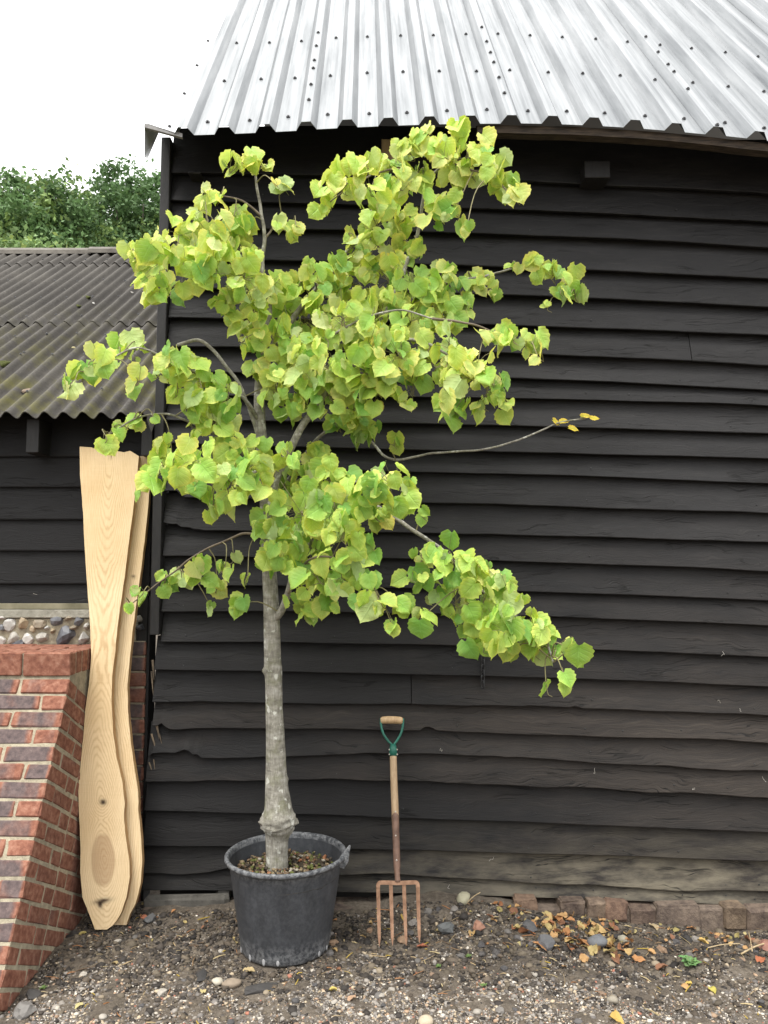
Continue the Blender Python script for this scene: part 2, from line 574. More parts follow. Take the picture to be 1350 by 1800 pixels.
def mat_ground():
    m = NB('bare_soil')
    v = m.coord('World')
    a = m.noise(v, 3.2, 5, 0.6)
    b = m.noise(v, 45, 6, 0.7)
    f = m.math('ADD', m.math('MULTIPLY', a, 0.45), m.math('MULTIPLY', b, 0.55))
    c = m.ramp(f, [(0.33, (0.062, 0.051, 0.041)), (0.5, (0.140, 0.117, 0.093)), (0.68, (0.25, 0.213, 0.172))])
    m.base(c)
    m.set(0.95, spec=0.15)
    m.bump(m.math('ADD', b, m.noise(v, 150, 4, 0.7)), 0.9, 0.012)
    return m.m

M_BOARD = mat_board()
M_TARRED = simple('tarred_timber', (0.006, 0.0055, 0.0055), (0.016, 0.015, 0.0145), 9, 0.6, 0.4, 0.004, stretch=(4, 4, 1))
M_GALV = mat_galv()
M_CORR = mat_corr()
M_BRICK = mat_brick()
M_PLINTH = mat_mortar('weathered_plinth_brick', (0.065, 0.050, 0.045), (0.23, 0.18, 0.14))
M_MORTAR = mat_mortar()
M_FLINTM = mat_mortar('flint_mortar', (0.17, 0.145, 0.105), (0.38, 0.34, 0.25))
M_CONC = mat_mortar('concrete_sill', (0.20, 0.19, 0.155), (0.36, 0.345, 0.29))
M_SLAB = mat_slab('sawn_slab')
M_LEAF = mat_leaf('lime_leaf', (0.56, 0.62, 0.36))
M_BARK = mat_bark()
M_TWIG = simple('twig_bark', (0.10, 0.075, 0.05), (0.22, 0.18, 0.13), 18, 0.8, 0.3)
M_POT = mat_pot()
M_GROUND = mat_ground()
M_STONE = mat_col('pebble', 0.8, 0.3, 60, 0.4)
M_FLINT = mat_col('flint', 0.45, 0.5, 34, 0.4, var=0.75)
M_LITTER = mat_col('dead_leaf', 0.75, 0.25, 50, 0.3, trans=0.15)
M_OAK = mat_col('distant_leaf', 0.6, 0.3, 2.5, 0.0, trans=0.25, var=0.35)
M_OAKBARK = simple('distant_bark', (0.04, 0.033, 0.026), (0.09, 0.075, 0.06), 5, 0.9, 0.4, 0.03)
M_SCREW = simple('screw_cap', (0.035, 0.035, 0.038), (0.08, 0.08, 0.085), 40, 0.5, 0.0)
M_TIMBER = simple('old_timber', (0.010, 0.008, 0.0065), (0.080, 0.058, 0.040), 11, 0.85, 0.4, 0.006, stretch=(1, 6, 6))
M_PALE = simple('pale_timber', (0.24, 0.17, 0.10), (0.40, 0.30, 0.19), 9, 0.8, 0.3, stretch=(5, 1, 1))
M_RIDGE = simple('weathered_ridge', (0.09, 0.08, 0.068), (0.20, 0.185, 0.16), 7, 0.85, 0.3, kind='Object')
M_ASH = simple('ash_handle', (0.34, 0.22, 0.115), (0.52, 0.37, 0.21), 14, 0.55, 0.15, 0.002, stretch=(6, 6, 1))
M_ASHD = simple('worn_shaft', (0.30, 0.20, 0.115), (0.43, 0.31, 0.19), 14, 0.6, 0.15, 0.002, stretch=(6, 6, 1))
M_GREEN = simple('green_paint', (0.010, 0.085, 0.060), (0.018, 0.13, 0.092), 20, 0.42, 0.05)
M_RUST = simple('rusty_steel', (0.15, 0.075, 0.042), (0.36, 0.215, 0.135), 28, 0.75, 0.5, 0.002)
M_RIVET = simple('rivet_steel', (0.42, 0.38, 0.32), (0.6, 0.56, 0.5), 40, 0.4, 0.0, metal=0.5)
M_CHAIN = simple('blackened_chain', (0.012, 0.012, 0.013), (0.03, 0.03, 0.03), 40, 0.5, 0.2)
M_SOIL = simple('compost', (0.035, 0.026, 0.018), (0.11, 0.085, 0.055), 22, 0.95, 0.9, 0.02)
M_MOSS = simple('moss', (0.045, 0.060, 0.012), (0.13, 0.14, 0.03), 40, 0.95, 0.9, 0.01)
M_WEED = mat_col('weed_leaf', 0.6, 0.3, 40, 0.3, trans=0.2)
M_DARKIN = simple('dark_interior', (0.012, 0.011, 0.010), (0.02, 0.018, 0.016), 4, 0.9, 0.0)
M_STRAW = simple('dry_stem', (0.30, 0.22, 0.12), (0.46, 0.36, 0.22), 30, 0.8, 0.2)

WALL_Y = 3.90
SHED_Y = 4.00
EAVE_Y = 3.60

# ================================================================== GROUND
def gz(x, y):
    """height of the bare ground"""
    x = np.asarray(x, float); y = np.asarray(y, float)
    z = -0.02 + 0.0 * x
    near = np.clip((y - 3.35) / 0.5, 0, 1)
    rt = np.clip((x - 0.55) / 0.5, 0, 1)
    z = z - 0.075 * near * rt
    z = z + 0.075 * np.exp(-((x - 0.25) / 0.42) ** 2 - ((y - 3.86) / 0.20) ** 2)
    z = z + 0.03 * np.exp(-((x - 0.85) / 0.22) ** 2 - ((y - 3.62) / 0.16) ** 2)
    z = z + 0.045 * np.exp(-((x + 0.85) / 0.36) ** 2 - ((y - 3.85) / 0.16) ** 2)
    z = z + 0.045 * np.exp(-((x - 1.0) / 0.5) ** 2 - ((y - 3.84) / 0.12) ** 2)
    z = z + 0.006 * np.sin(x * 7.3 + y * 3.1) + 0.005 * np.sin(x * 15.1 - y * 11.7) + 0.003 * np.sin(x * 33 + y * 29)
    far = np.clip((np.abs(x) - 2.2) / 3, 0, 1) + np.clip((y - 4.3) / 3, 0, 1) + np.clip((2.2 - y) / 3, 0, 1)
    return z - 0.03 * np.clip(far, 0, 1)

xs = np.concatenate([[-400, -150, -60, -25, -12, -7, -4.5, -3.2], np.linspace(-2.4, 2.4, 210), [3.2, 4.5, 7, 12, 25, 60, 150, 400]])
ys = np.concatenate([[-400, -150, -60, -25, -10, -4, -1, 1, 2.0], np.linspace(2.4, 4.2, 100), [5, 7, 10, 16, 30, 70, 160, 400]])
GX, GY = np.meshgrid(xs, ys, indexing='ij')
GZ = gz(GX, GY)
fine = (np.abs(GX) < 2.45) & (GY > 2.3) & (GY < 4.25)
jit = np.array([mnoise.fractal((x * 9, y * 9, 0.0), 1.0, 2.0, 4) if f else 0.0 for x, y, f in zip(GX.ravel(), GY.ravel(), fine.ravel())]).reshape(GX.shape)
GZ = GZ + 0.009 * jit
g = link('ground', mesh('ground', np.stack([GX, GY, GZ], -1).reshape(-1, 3), grid_faces(len(xs), len(ys)), M_GROUND, True))
tag(g, kind='structure')

# ================================================================== BARN
barn = thing('barn', 'large barn clad in black tarred weatherboards under a galvanised metal roof', 'barn', (0.4, WALL_Y, 0))
BX0 = -1.165                        # left corner of the barn
BX1 = 2.75

EDGES = [(306, 317, 344), (354, 368, 392), (403, 412, 437), (455, 469, 492), (508, 518, 542), (559, 571, 591), (611, 620, 644),
         (655, 664, 687), (698, 700, 715), (739, 748, 763), (780, 794, 807), (823, 832, 851), (875, 886, 902), (932, 939, 953),
         (978, 985, 1004), (1028, 1037, 1056), (1075, 1080, 1100), (1128, 1135, 1155), (1177, 1187, 1206), (1235, 1239, 1257),
         (1279, 1286, 1304), (1327, 1328, 1352), (1372, 1377, 1401), (1424, 1440, 1461), (1485, 1496, 1512), (1533, 1545, 1568), (1562, 1571, 1591)]

def edge_poly(e):
    P = [at_y(px, py, WALL_Y) for px, py in zip((290, 820, 1350), e)]
    return np.polyfit([p[0] for p in P], [p[2] for p in P], 2)

EP = [edge_poly(e) for e in EDGES]
TOPZ = [edge_poly((230, 228, 262))] + EP[:-1]      # top (hidden) line of each board
WANEY = {8: 1.6, 19: 2.4, 20: 3.2, 21: 4.8, 22: 3.8, 23: 1.2, 24: 1.2, 25: 3.6, 12: 1.6, 6: 1.2, 13: 1.4}

def wx(px, py):
    return at_y(px, py, WALL_Y)[0]

def bump_fn(x, c, w, h):
    return h * np.exp(-((x - c) / w) ** 2)

def steps(x, x0, x1, h):
    """a broken-off bite of height h between x0 and x1"""
    return np.where((x > x0) & (x < x1), h, 0.0)

BITES = {   # board: list of (x0px, x1px, y px, height m)
    11: [(270, 312, 875, 0.0)],
    12: [(268, 318, 930, 0.030), (318, 324, 930, 0.012)],
    13: [(266, 300, 978, 0.034), (300, 316, 978, 0.026), (316, 335, 978, 0.012), (335, 352, 978, 0.005)],
    20: [(744, 757, 1286, 0.022), (757, 763, 1286, 0.009), (262, 292, 1279, 0.020), (285, 297, 1279, 0.012)],
    21: [(310, 340, 1327, 0.030), (340, 350, 1327, 0.016), (262, 310, 1327, 0.018)],
    19: [(925, 1000, 1250, 0.004), (1000, 1020, 1250, 0.008)],
    24: [(300, 312, 1485, 0.0)],
}

def board_mesh(i, xa, xb):
    n = max(10, int((xb - xa) / 0.022))
    x = np.linspace(xa, xb, n)
    zb = np.polyval(EP[i], x)
    amp = WANEY.get(i, 0.95) * 0.0034
    nz = np.array([mnoise.fractal((xx * 2.1, i * 5.3, 1.7), 1.0, 2.0, 5) for xx in x])
    zb = zb + amp * nz
    for (x0, x1, py, h) in BITES.get(i, []):
        zb = zb + steps(x, wx(x0, py), wx(x1, py), h) * (0.8 + 0.4 * rng.random(n))
    if i == 25:                      # waney edge lifts in the middle of the wall
        zb = zb + bump_fn(x, wx(420, 1525), 0.16, 0.034) + bump_fn(x, wx(700, 1535), 0.20, 0.020)
    if i == 24: zb = zb + bump_fn(x, wx(500, 1490), 0.5, 0.006)
    if i == 21: zb = zb + 0.010 * np.sin(x * 3.1 + 0.5)
    if i == 22: zb = zb + 0.006 * np.sin(x * 2.3 + 2.0)
    zt = np.polyval(TOPZ[i], x) + 0.028
    th = 0.024
    yb = WALL_Y - 0.020 + 0.007 * np.array([mnoise.noise((xx * 1.3, i * 3.1, 9.2)) for xx in x])   # front of the lower edge
    yt = WALL_Y + 0.028 + 0 * x                                                         # front at the hidden top
    if i == 0: yt = yt + 0.0
    rows = []
    prof = [(0.0, 0.0), (0.0, 0.004), (0.33, 0), (0.66, 0), (1.0, 0)]
    # front face from lower edge up, then back down
    V = []
    for f in (0.0, 0.02, 0.35, 0.7, 1.0):
        y = yb + (yt - yb) * f + (0.0025 if f == 0.0 else 0.0)
        cup = 0.003 * math.sin(math.pi * f) * (1 if i % 2 else -1)
        V.append(np.stack([x, y + cup, zb + (zt - zb) * f], -1))
    for f in (1.0, 0.0):
        y = yb + (yt - yb) * f + th
        V.append(np.stack([x, y, zb + (zt - zb) * f + (0.001 if f == 0 else 0)], -1))
    m = len(V)
    P = np.stack(V, 1)               # n, m, 3
    idx = np.arange(n * m).reshape(n, m)
    F = []
    for a in range(m):
        b = (a + 1) % m
        F.append(np.stack([idx[:-1, a], idx[1:, a], idx[1:, b], idx[:-1, b]], -1))
    F = [tuple(q) for q in np.concatenate(F).tolist()]
    F.append(tuple(idx[0, :].tolist())); F.append(tuple(idx[-1, ::-1].tolist()))
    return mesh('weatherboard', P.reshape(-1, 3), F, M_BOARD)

JOINTS = {6: [(1213, 615)], 19: [(723, 1215)]}
wr = random.Random(3)
for i in range(27):
    py = EDGES[i][0]
    if i <= 17: xa = BX0 + 0.047 + wr.uniform(-0.002, 0.002)
    else: xa = wx({18: 273, 19: 270, 20: 270, 21: 262, 22: 258, 23: 256, 24: 254, 25: 253, 26: 253}[i], py)
    cuts = [xa] + [wx(*j) for j in JOINTS.get(i, [])] + [BX1]
    for k in range(len(cuts) - 1):
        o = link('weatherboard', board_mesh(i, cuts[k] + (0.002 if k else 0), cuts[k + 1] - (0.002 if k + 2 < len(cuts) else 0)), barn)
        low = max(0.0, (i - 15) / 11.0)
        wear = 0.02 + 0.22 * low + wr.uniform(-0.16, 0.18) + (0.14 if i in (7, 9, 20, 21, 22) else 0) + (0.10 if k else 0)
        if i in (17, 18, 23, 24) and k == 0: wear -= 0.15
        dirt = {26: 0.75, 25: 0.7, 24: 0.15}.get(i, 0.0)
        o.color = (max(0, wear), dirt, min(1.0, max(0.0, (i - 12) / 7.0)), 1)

# backing wall of the barn behind the boards, sides and rear
def part_box(name, mat, parent, x0, x1, y0, y1, z0, z1, bevel=0.0, jit=0.0, seed=0):
    return link(name, bm_mesh(name, box_bm(x0, x1, y0, y1, z0, z1, bevel, jit, seed), mat), parent)

EZ = at_y(700, 228, EAVE_Y)[2]      # nominal eave height
part_box('inner_frame', M_DARKIN, barn, BX0 + 0.05, BX1 - 0.01, WALL_Y + 0.06, WALL_Y + 0.10, -0.02, EZ + 0.16)
part_box('side_wall', M_TARRED, barn, BX0 + 0.01, BX0 + 0.045, WALL_Y + 0.105, WALL_Y + 5.3, 0.05, EZ + 0.14)
post = bm_mesh('corner_post', box_bm(BX0 - 0.004, BX0 + 0.043, WALL_Y - 0.034, WALL_Y + 0.1, at_y(265, 1115, WALL_Y)[2], EZ + 0.12, 0.003, 0.001, 3), M_TARRED)
link('corner_post', post, barn)

# splintered end grain at the foot of the corner
bm = bmesh.new()
for px, py, l, w in ((268, 1160, 0.10, 0.010), (266, 1180, 0.12, 0.008), (272, 1265, 0.10, 0.012), (276, 1275, 0.07, 0.008), (266, 1290, 0.09, 0.010), (280, 1290, 0.05, 0.006), (262, 1340, 0.05, 0.008), (270, 1335, 0.06, 0.005)):
    p = at_y(px, py, WALL_Y - 0.004)
    a = wr.uniform(-0.25, 0.35)
    pts = [p + np.array((math.sin(a) * l * t, 0, -math.cos(a) * l * t)) for t in (0, 0.5, 1)]
    V, F = tube(pts, [w * 0.6, w * 0.5, 0.001], 4)
    vs = [bm.verts.new(v) for v in V]
    for f in F: bm.faces.new([vs[q] for q in f])
o = link('splinters', bm_mesh('splinters', bm, simple('splintered_wood', (0.05, 0.04, 0.03), (0.20, 0.15, 0.10), 30, 0.85, 0.3)), barn)
o['kind'] = 'stuff'

# nail heads
V, F = [], []
nb = 0
for i in range(1, 27):
    for px in (330, 455, 590, 705, 800, 935, 1035, 1100, 1190, 1275, 1330):
        if wr.random() < 0.35: continue
        xq = wx(px + wr.uniform(-8, 8), EDGES[i][1])
        zq = np.polyval(EP[i], xq) + wr.uniform(0.022, 0.045)
        r = wr.uniform(0.003, 0.005)
        c = (xq, WALL_Y - 0.009, zq)
        b0 = len(V)
        for k in range(6):
            V.append((c[0] + r * math.cos(k * 1.047), c[1] - 0.003, c[2] + r * math.sin(k * 1.047)))
        V.append((c[0], c[1] - 0.005, c[2]))
        for k in range(6): F.append((b0 + 6, b0 + (k + 1) % 6, b0 + k))
o = link('nail_heads', mesh('nail_heads', V, F, M_CHAIN), barn)
o['kind'] = 'stuff'

# cracks / old webs: thin pale threads lying on the boards
V, F = [], []
for px, py in ((1262, 1232), (1300, 1245), (1222, 1385), (1340, 1365), (775, 1315), (868, 1506), (790, 1555), (1270, 1145), (1045, 1350), (65, 1045)):
    yy = WALL_Y - 0.022 if px > 200 else SHED_Y - 0.012
    p = at_y(px, py, yy)
    pts = [p]
    for k in range(3):
        p = p + np.array((wr.uniform(-0.014, 0.014), -0.001, wr.uniform(-0.016, 0.004)))
        pts.append(p)
    v, f = tube(smooth_path(pts, 7), 0.0008, 3)
    F += [tuple(q + len(V) for q in ff) for ff in f]
    V += v
o = link('cobweb_threads', mesh('cobweb_threads', V, F, simple('web_dust', (0.35, 0.33, 0.29), (0.5, 0.47, 0.42), 30, 0.9, 0)), barn)
o['kind'] = 'stuff'

# ---- roof of the barn
rd = ray(643, -544); rd = rd / np.linalg.norm(rd)          # direction of the ribs, up the slope
eave_px = [(253, 219), (300, 232), (345, 236.5), (427, 236), (497, 231), (568, 228), (651, 221), (713, 220), (779, 220), (853, 220), (922, 219), (995, 220), (1069, 223), (1138, 228), (1211, 235.5), (1277, 242), (1338, 248.5)]
EVP = [at_y(px, py, EAVE_Y) for px, py in eave_px]
EVX = np.array([p[0] for p in EVP]); EVZ = np.array([p[2] for p in EVP])
EVF = np.polyfit(EVX[2:], EVZ[2:], 4)
def eave_z(x):
    x = np.asarray(x, float)
    xr = EVX[-1]
    sl = np.polyval(np.polyder(EVF), xr)
    return np.where(x > xr, np.polyval(EVF, xr) + sl * (x - xr), np.polyval(EVF, x))
rn = np.cross((1, 0, 0), rd); rn /= np.linalg.norm(rn)      # outward normal of the slope
if rn[1] > 0: rn = -rn
RX0 = at_y(331, 236, EAVE_Y)[0]
PITCHR = 0.2
first_rib = at_y(395, 236, EAVE_Y)[0]
RIDGE_S = 4.3
def rib_h(u):
    """profile height at distance u from a rib centre"""
    a = abs(u)
    if a <= 0.014: return 0.034
    if a >= 0.037: return 0.0
    return 0.034 * (0.037 - a) / 0.023
prof_u = [-0.1, -0.037, -0.014, 0.014, 0.037]
nsheet = 5
sheet_starts = [first_rib - 0.1 + 0.0]
def roof_pt(x, s, h):
    z0 = float(eave_z(x))
    return np.array((x, EAVE_Y, z0)) + rd * s + rn * h
def make_sheet(x_ribs, lift, left_extra=None, right_lap=True):
    xsx, hs_ = [], []
    if left_extra is not None:
        xsx += [left_extra, left_extra + 0.03]; hs_ += [0.0, 0.0]
    for k, xr in enumerate(x_ribs):
        for u, h in ((-0.050, 0.0), (-0.022, 0.038), (0.022, 0.038), (0.050, 0.0)):
            xsx.append(xr + u); hs_.append(h)
        if k < len(x_ribs) - 1:
            xsx.append(xr + 0.1); hs_.append(0.0)
    ss = [0, 0.02, 0.3, 0.6, 1.0, 1.5, 2.2, 3.2, RIDGE_S]
    V, UV = [], []
    for x, h in zip(xsx, hs_):
        for s in ss:
            V.append(roof_pt(x, s, h + lift)); UV.append((x, s))
    n, mth = len(xsx), len(ss)
    V = np.array(V)
    V2 = V - rn * 0.0015
    F = [tuple(q) for q in grid_faces(n, mth).tolist()]
    F += [tuple(reversed([z + n * mth for z in q])) for q in F]
    # close the eave edge
    for i in range(n - 1):
        F.append((i * mth, (i + 1) * mth, (i + 1) * mth + n * mth, i * mth + n * mth))
    me = mesh('roof_sheet', np.concatenate([V, V2]), F, M_GALV)
    uvl = me.uv_layers.new(name='UVMap')
    uv = np.array(UV + UV, dtype=np.float32)
    li = np.zeros(len(me.loops), dtype=np.int32)
    me.loops.foreach_get('vertex_index', li)
    uvl.data.foreach_set('uv', uv[li].ravel())
    return me
# screw cap
bm = bmesh.new()
bmesh.ops.create_cone(bm, cap_ends=True, segments=8, radius1=0.0105, radius2=0.0105, depth=0.004)
for v in bm.verts: v.co.z += 0.002
r2 = bmesh.ops.create_cone(bm, cap_ends=True, segments=6, radius1=0.0062, radius2=0.0055, depth=0.006)
for v in r2['verts']: v.co.z += 0.006
SCREW = bm_mesh('screw', bm, M_SCREW)
zrot = Vector(tuple(rn)).to_track_quat('Z', 'Y').to_matrix().to_4x4()
def put_screw(parent, p, rot=zrot, s=1.0):
    o = link('screw', SCREW, parent, mw=Matrix.Translation(Vector(tuple(map(float, p)))) @ rot @ Matrix.Scale(s, 4))
    return o
ribs = [first_rib + PITCHR * k for k in range(-1, 17)]
# seams on rib index where stitched (px 537, 896, 1246 -> ribs 2, 7, 12)
groups = [(0, 2, 2), (2, 7, 1), (7, 12, 0), (12, 17, 0)]
allr = [first_rib + PITCHR * k for k in range(0, 23)]
RM1 = first_rib - PITCHR
sheetsdef = [([RM1] + [allr[k] for k in (0, 1, 2)], 0.0, None), ([allr[k] for k in range(2, 8)], 0.0022, None), ([allr[k] for k in range(7, 13)], 0.0044, None), ([allr[k] for k in range(12, 18)], 0.0066, None), ([allr[k] for k in range(17, 23)], 0.0088, None)]
def eave_s(py_target, x):
    """distance up the slope at which the roof at x reaches picture height py (only used to space the screw rows)"""
    return None
for si, (rb, lift, le) in enumerate(sheetsdef):
    sh = link('roof_sheet', make_sheet(rb, lift, le), barn)
    for k, xr in enumerate(rb):
        if k < len(rb) - 1:
            for s in (0.17, 0.76, 1.42):
                put_screw(sh, roof_pt(xr + 0.1 + wr.uniform(-0.008, 0.008), s + wr.uniform(-0.012, 0.012), lift + 0.001))
    if si > 0:
        for s in (0.03 if si == 3 else 0.30, 0.52, 0.78, 0.92, 1.14, 1.42):
            put_screw(sh, roof_pt(rb[0], s + wr.uniform(-0.02, 0.02), 0.038 + lift + 0.001), s=1.0)

# verge flashing at the left gable edge
vx0 = at_y(254, 219, EAVE_Y)[0]
vx1 = RM1 - 0.046
zf = float(eave_z(vx1)) - float(np.polyval(EVF, vx1)) + at_y(254, 219, EAVE_Y)[2]
def vpt(x, s, h, z0): return np.array((x, EAVE_Y, z0)) + rd * s + rn * h
zin = float(eave_z(vx1))
zout = at_y(254, 219, EAVE_Y)[2]
ss = [0.0, 0.4, 1.0, 2.0, RIDGE_S]
V = []
for s in ss:
    drop = 0.165 if s == 0 else 0.15
    V += [vpt(vx1 + 0.02, s, 0.009, zin), vpt(vx0 + 0.02, s, 0.006, zout - 0.002), vpt(vx0, s, 0.0, zout), vpt(vx0 - 0.001, s, -0.02, zout) + np.array((0, 0, -drop + 0.02)), vpt(vx0 + 0.012, s, -0.02, zout) + np.array((0, 0, -drop + 0.012))]
V = np.array(V)
F = [tuple(q) for q in grid_faces(len(ss), 5).tolist()]
F += [tuple(reversed([z + len(V) for z in q])) for q in F]
V2 = V + np.array((0.0018, 0.0, -0.0018))
me = mesh('verge_flashing', np.concatenate([V, V2]), F, simple('bright_zinc', (0.55, 0.56, 0.57), (0.66, 0.67, 0.68), 6, 0.4, 0.05, metal=0.4))
uvl = me.uv_layers.new(name='UVMap')
li = np.zeros(len(me.loops), dtype=np.int32); me.loops.foreach_get('vertex_index', li)
vv = np.concatenate([V, V2])[:, [0, 1]].astype(np.float32)
uvl.data.foreach_set('uv', vv[li].ravel())
vf = link('verge_flashing', me, barn)
for s in (0.05, 0.5, 0.95, 1.4):
    put_screw(vf, vpt(vx1 - 0.03, s, 0.012, zin * 0.8 + zout * 0.2))
lip = [(vx1 + 0.04, zin + 0.004), (vx0, zout + 0.001)]
V = []
for x_, z_ in lip:
    V += [(x_, EAVE_Y - 0.004, z_ + 0.004), (x_, EAVE_Y - 0.004, z_ - 0.016), (x_, EAVE_Y + 0.012, z_ - 0.018)]
link('verge_lip', mesh('verge_lip', V, [(0, 3, 4, 1), (1, 4, 5, 2)], simple('dull_zinc', (0.16, 0.155, 0.15), (0.30, 0.295, 0.29), 20, 0.6, 0.1)), vf)
# rear slope, so that the roof is whole from another side
top = roof_pt(0.8, RIDGE_S, 0)
V = [(vx0, top[1], top[2]), (4.0, top[1], top[2]), (4.0, top[1] + 2.7, EZ), (vx0, top[1] + 2.7, EZ)]
me = mesh('rear_roof', V + [tuple(np.array(v) - np.array((0, 0.0, 0.01))) for v in V], [(0, 1, 2, 3), (7, 6, 5, 4)], M_GALV)
link('rear_roof', me, barn)
# wall plate, rafter ends under the eave
n = 40
xq = np.linspace(at_y(840, 225, EAVE_Y)[0], BX1 + 0.2, n)
V = []
for x in xq:
    z = float(eave_z(x)) + 0.006 + 0.005 * mnoise.noise((x * 6, 0, 0))
    for dy, dz in ((0.02, 0), (0.02, -0.040), (0.075, -0.040), (0.075, 0.03)):
        V.append((x, EAVE_Y + dy, z + dz))
V = np.array(V)
F = []
for i in range(n - 1):
    for k in range(4):
        a, b = i * 4 + k, i * 4 + (k + 1) % 4
        F.append((a, b, b + 4, a + 4))
link('eaves_batten', mesh('eaves_batten', V, F, M_TIMBER), barn)
def rafter_end(px0, px1, pyb, y0, mat, name='rafter_end'):
    a = at_y(px0, pyb, y0); b = at_y(px1, pyb, y0)
    zt = float(eave_z((a[0] + b[0]) / 2)) - 0.058
    bm = box_bm(a[0], b[0], y0, WALL_Y + 0.05, a[2], zt, 0.004, 0.0015, int(px0))
    link(name, bm_mesh(name, bm, mat), barn)
rafter_end(1028, 1073, 312, 3.80, M_TARRED)
rafter_end(672, 707, 246, 3.82, M_PALE)
rafter_end(330, 352, 305, 3.83, M_TARRED)

# plinth of the barn: concrete at the left, worn bricks at the right
for bi, (x0, x1, y0, y1) in enumerate(((905, 945, 1582, 1606), (985, 1030, 1585, 1613), (1032, 1064, 1586, 1612), (1066, 1104, 1588, 1612), (1107, 1153, 1597, 1626), (1156, 1233, 1593, 1624), (1274, 1313, 1594, 1628), (1317, 1400, 1598, 1636))):
    yf = 3.815
    a = at_y(x0, y1, yf); b = at_y(x1, y0, yf)
    bm = box_bm(a[0], b[0], yf, yf + 0.14, a[2] - 0.02, b[2], 0.010, 0.007, bi)
    o = link('plinth_brick', bm_mesh('plinth_brick', bm, M_PLINTH), barn)
    o.color = ((1.1, 0.95, 0.85, 1), (0.85, 0.82, 0.8, 1), (1.1, 1.05, 0.98, 1), (1.1, 0.92, 0.84, 1), (0.8, 0.74, 0.72, 1), (0.95, 0.94, 0.94, 1), (1.0, 0.95, 0.84, 1), (0.95, 0.92, 0.9, 1))[bi]
part_box('plinth', M_PLINTH, barn, BX0, BX1, 3.828, 3.97, -0.2, at_y(1350, 1603, 3.828)[2] + 0.012, 0.012, 0.006)
a = at_y(250, 1600, 3.83); b = at_y(402, 1570, 3.83)
part_box('concrete_footing', simple('old_concrete', (0.05, 0.047, 0.041), (0.12, 0.112, 0.098), 14, 0.9, 0.6, 0.01), barn, a[0], b[0], 3.845, 3.9, a[2] - 0.1, b[2] - 0.022, 0.016, 0.008, 5)

# ================================================================== SHED
shed = thing('lean_shed', 'low shed with black boards over flint and a mossy black corrugated roof', 'shed', (-2.2, SHED_Y, 0))
SX0, SX1 = -4.2, -1.215
# boards
SE = [802, 856, 913, 968, 1026, 1063]
def shed_board(k, xa, xb):
    z0 = at_y(70, SE[k], SHED_Y)[2]
    zt = (at_y(70, SE[k - 1], SHED_Y)[2] if k else at_y(70, 738, SHED_Y)[2]) + 0.025
    n = 60
    x = np.linspace(xa, xb, n)
    zb = z0 + 0.0014 * np.array([mnoise.fractal((q * 2.3, k * 4.1, 3.3), 1.0, 2.0, 4) for q in x])
    V = []
    for f in (0.0, 0.03, 0.5, 1.0): V.append(np.stack([x, SHED_Y + 0.024 * f + (0.002 if f == 0 else 0) + 0 * x, zb + (zt - zb) * f], -1))
    for f in (1.0, 0.0): V.append(np.stack([x, SHED_Y + 0.024 * f + 0.021 + 0 * x, zb + (zt - zb) * f], -1))
    m = len(V)
    P = np.stack(V, 1)
    idx = np.arange(n * m).reshape(n, m)
    F = []
    for a in range(m):
        b = (a + 1) % m
        F += np.stack([idx[:-1, a], idx[1:, a], idx[1:, b], idx[:-1, b]], -1).tolist()
    F.append(idx[0].tolist()); F.append(idx[-1, ::-1].tolist())
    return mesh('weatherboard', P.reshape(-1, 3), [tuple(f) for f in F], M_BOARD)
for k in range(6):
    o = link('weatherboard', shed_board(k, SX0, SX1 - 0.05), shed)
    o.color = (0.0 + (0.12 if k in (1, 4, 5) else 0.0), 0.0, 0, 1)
zS = at_y(70, 1071, SHED_Y)[2]
zC = at_y(70, 1085, SHED_Y)[2]
part_box('timber_sill', simple('green_sill', (0.13, 0.12, 0.075), (0.24, 0.22, 0.15), 10, 0.9, 0.3), shed, SX0, SX1 - 0.08, SHED_Y - 0.012, SHED_Y + 0.10, zS, at_y(70, 1062, SHED_Y)[2] + 0.004, 0.003, 0.001)
part_box('concrete_sill', M_CONC, shed, SX0, SX1 - 0.09, SHED_Y - 0.030, SHED_Y + 0.10, zC - 0.004, zS - 0.001, 0.006, 0.003)
fw = part_box('flint_wall', M_FLINTM, shed, SX0, SX1 - 0.06, SHED_Y - 0.018, SHED_Y + 0.12, -0.2, zC - 0.006)
part_box('inner_frame', M_DARKIN, shed, SX0, SX1 - 0.03, SHED_Y + 0.06, SHED_Y + 0.10, zS, 2.50)
# flints set in the mortar
def rock(seed, sub=2, rough=0.22):
    bm = bmesh.new()
    bmesh.ops.create_icosphere(bm, subdivisions=sub, radius=1.0)
    rr = random.Random(seed)
    o = Vector((rr.uniform(0, 50), rr.uniform(0, 50), rr.uniform(0, 50)))
    for v in bm.verts:
        v.co *= 1.0 + rough * 1.6 * mnoise.noise(v.co * 1.1 + o) + rough * 0.8 * mnoise.noise(v.co * 2.7 + o)
    # a couple of knapped facets
    for q in range(3):
        nn = Vector((rr.uniform(-1, 1), rr.uniform(-1, 1), rr.uniform(-1, 1))).normalized()
        d = rr.uniform(0.62, 0.85)
        for v in bm.verts:
            k = v.co.dot(nn)
            if k > d: v.co -= nn * (k - d)
    return bm
def rock_mesh(name, seed, mat, sub=2, rough=0.22, smooth=True):
    me = bm_mesh(name, rock(seed, sub, rough), mat, smooth)
    a = me.attributes.new('Col', 'FLOAT_COLOR', 'POINT')
    a.data.foreach_set('color', np.ones(len(me.vertices) * 4, dtype=np.float32))
    return me
FL = [rock_mesh('flint', 100 + k, M_FLINT, 2, 0.24, False) for k in range(6)]
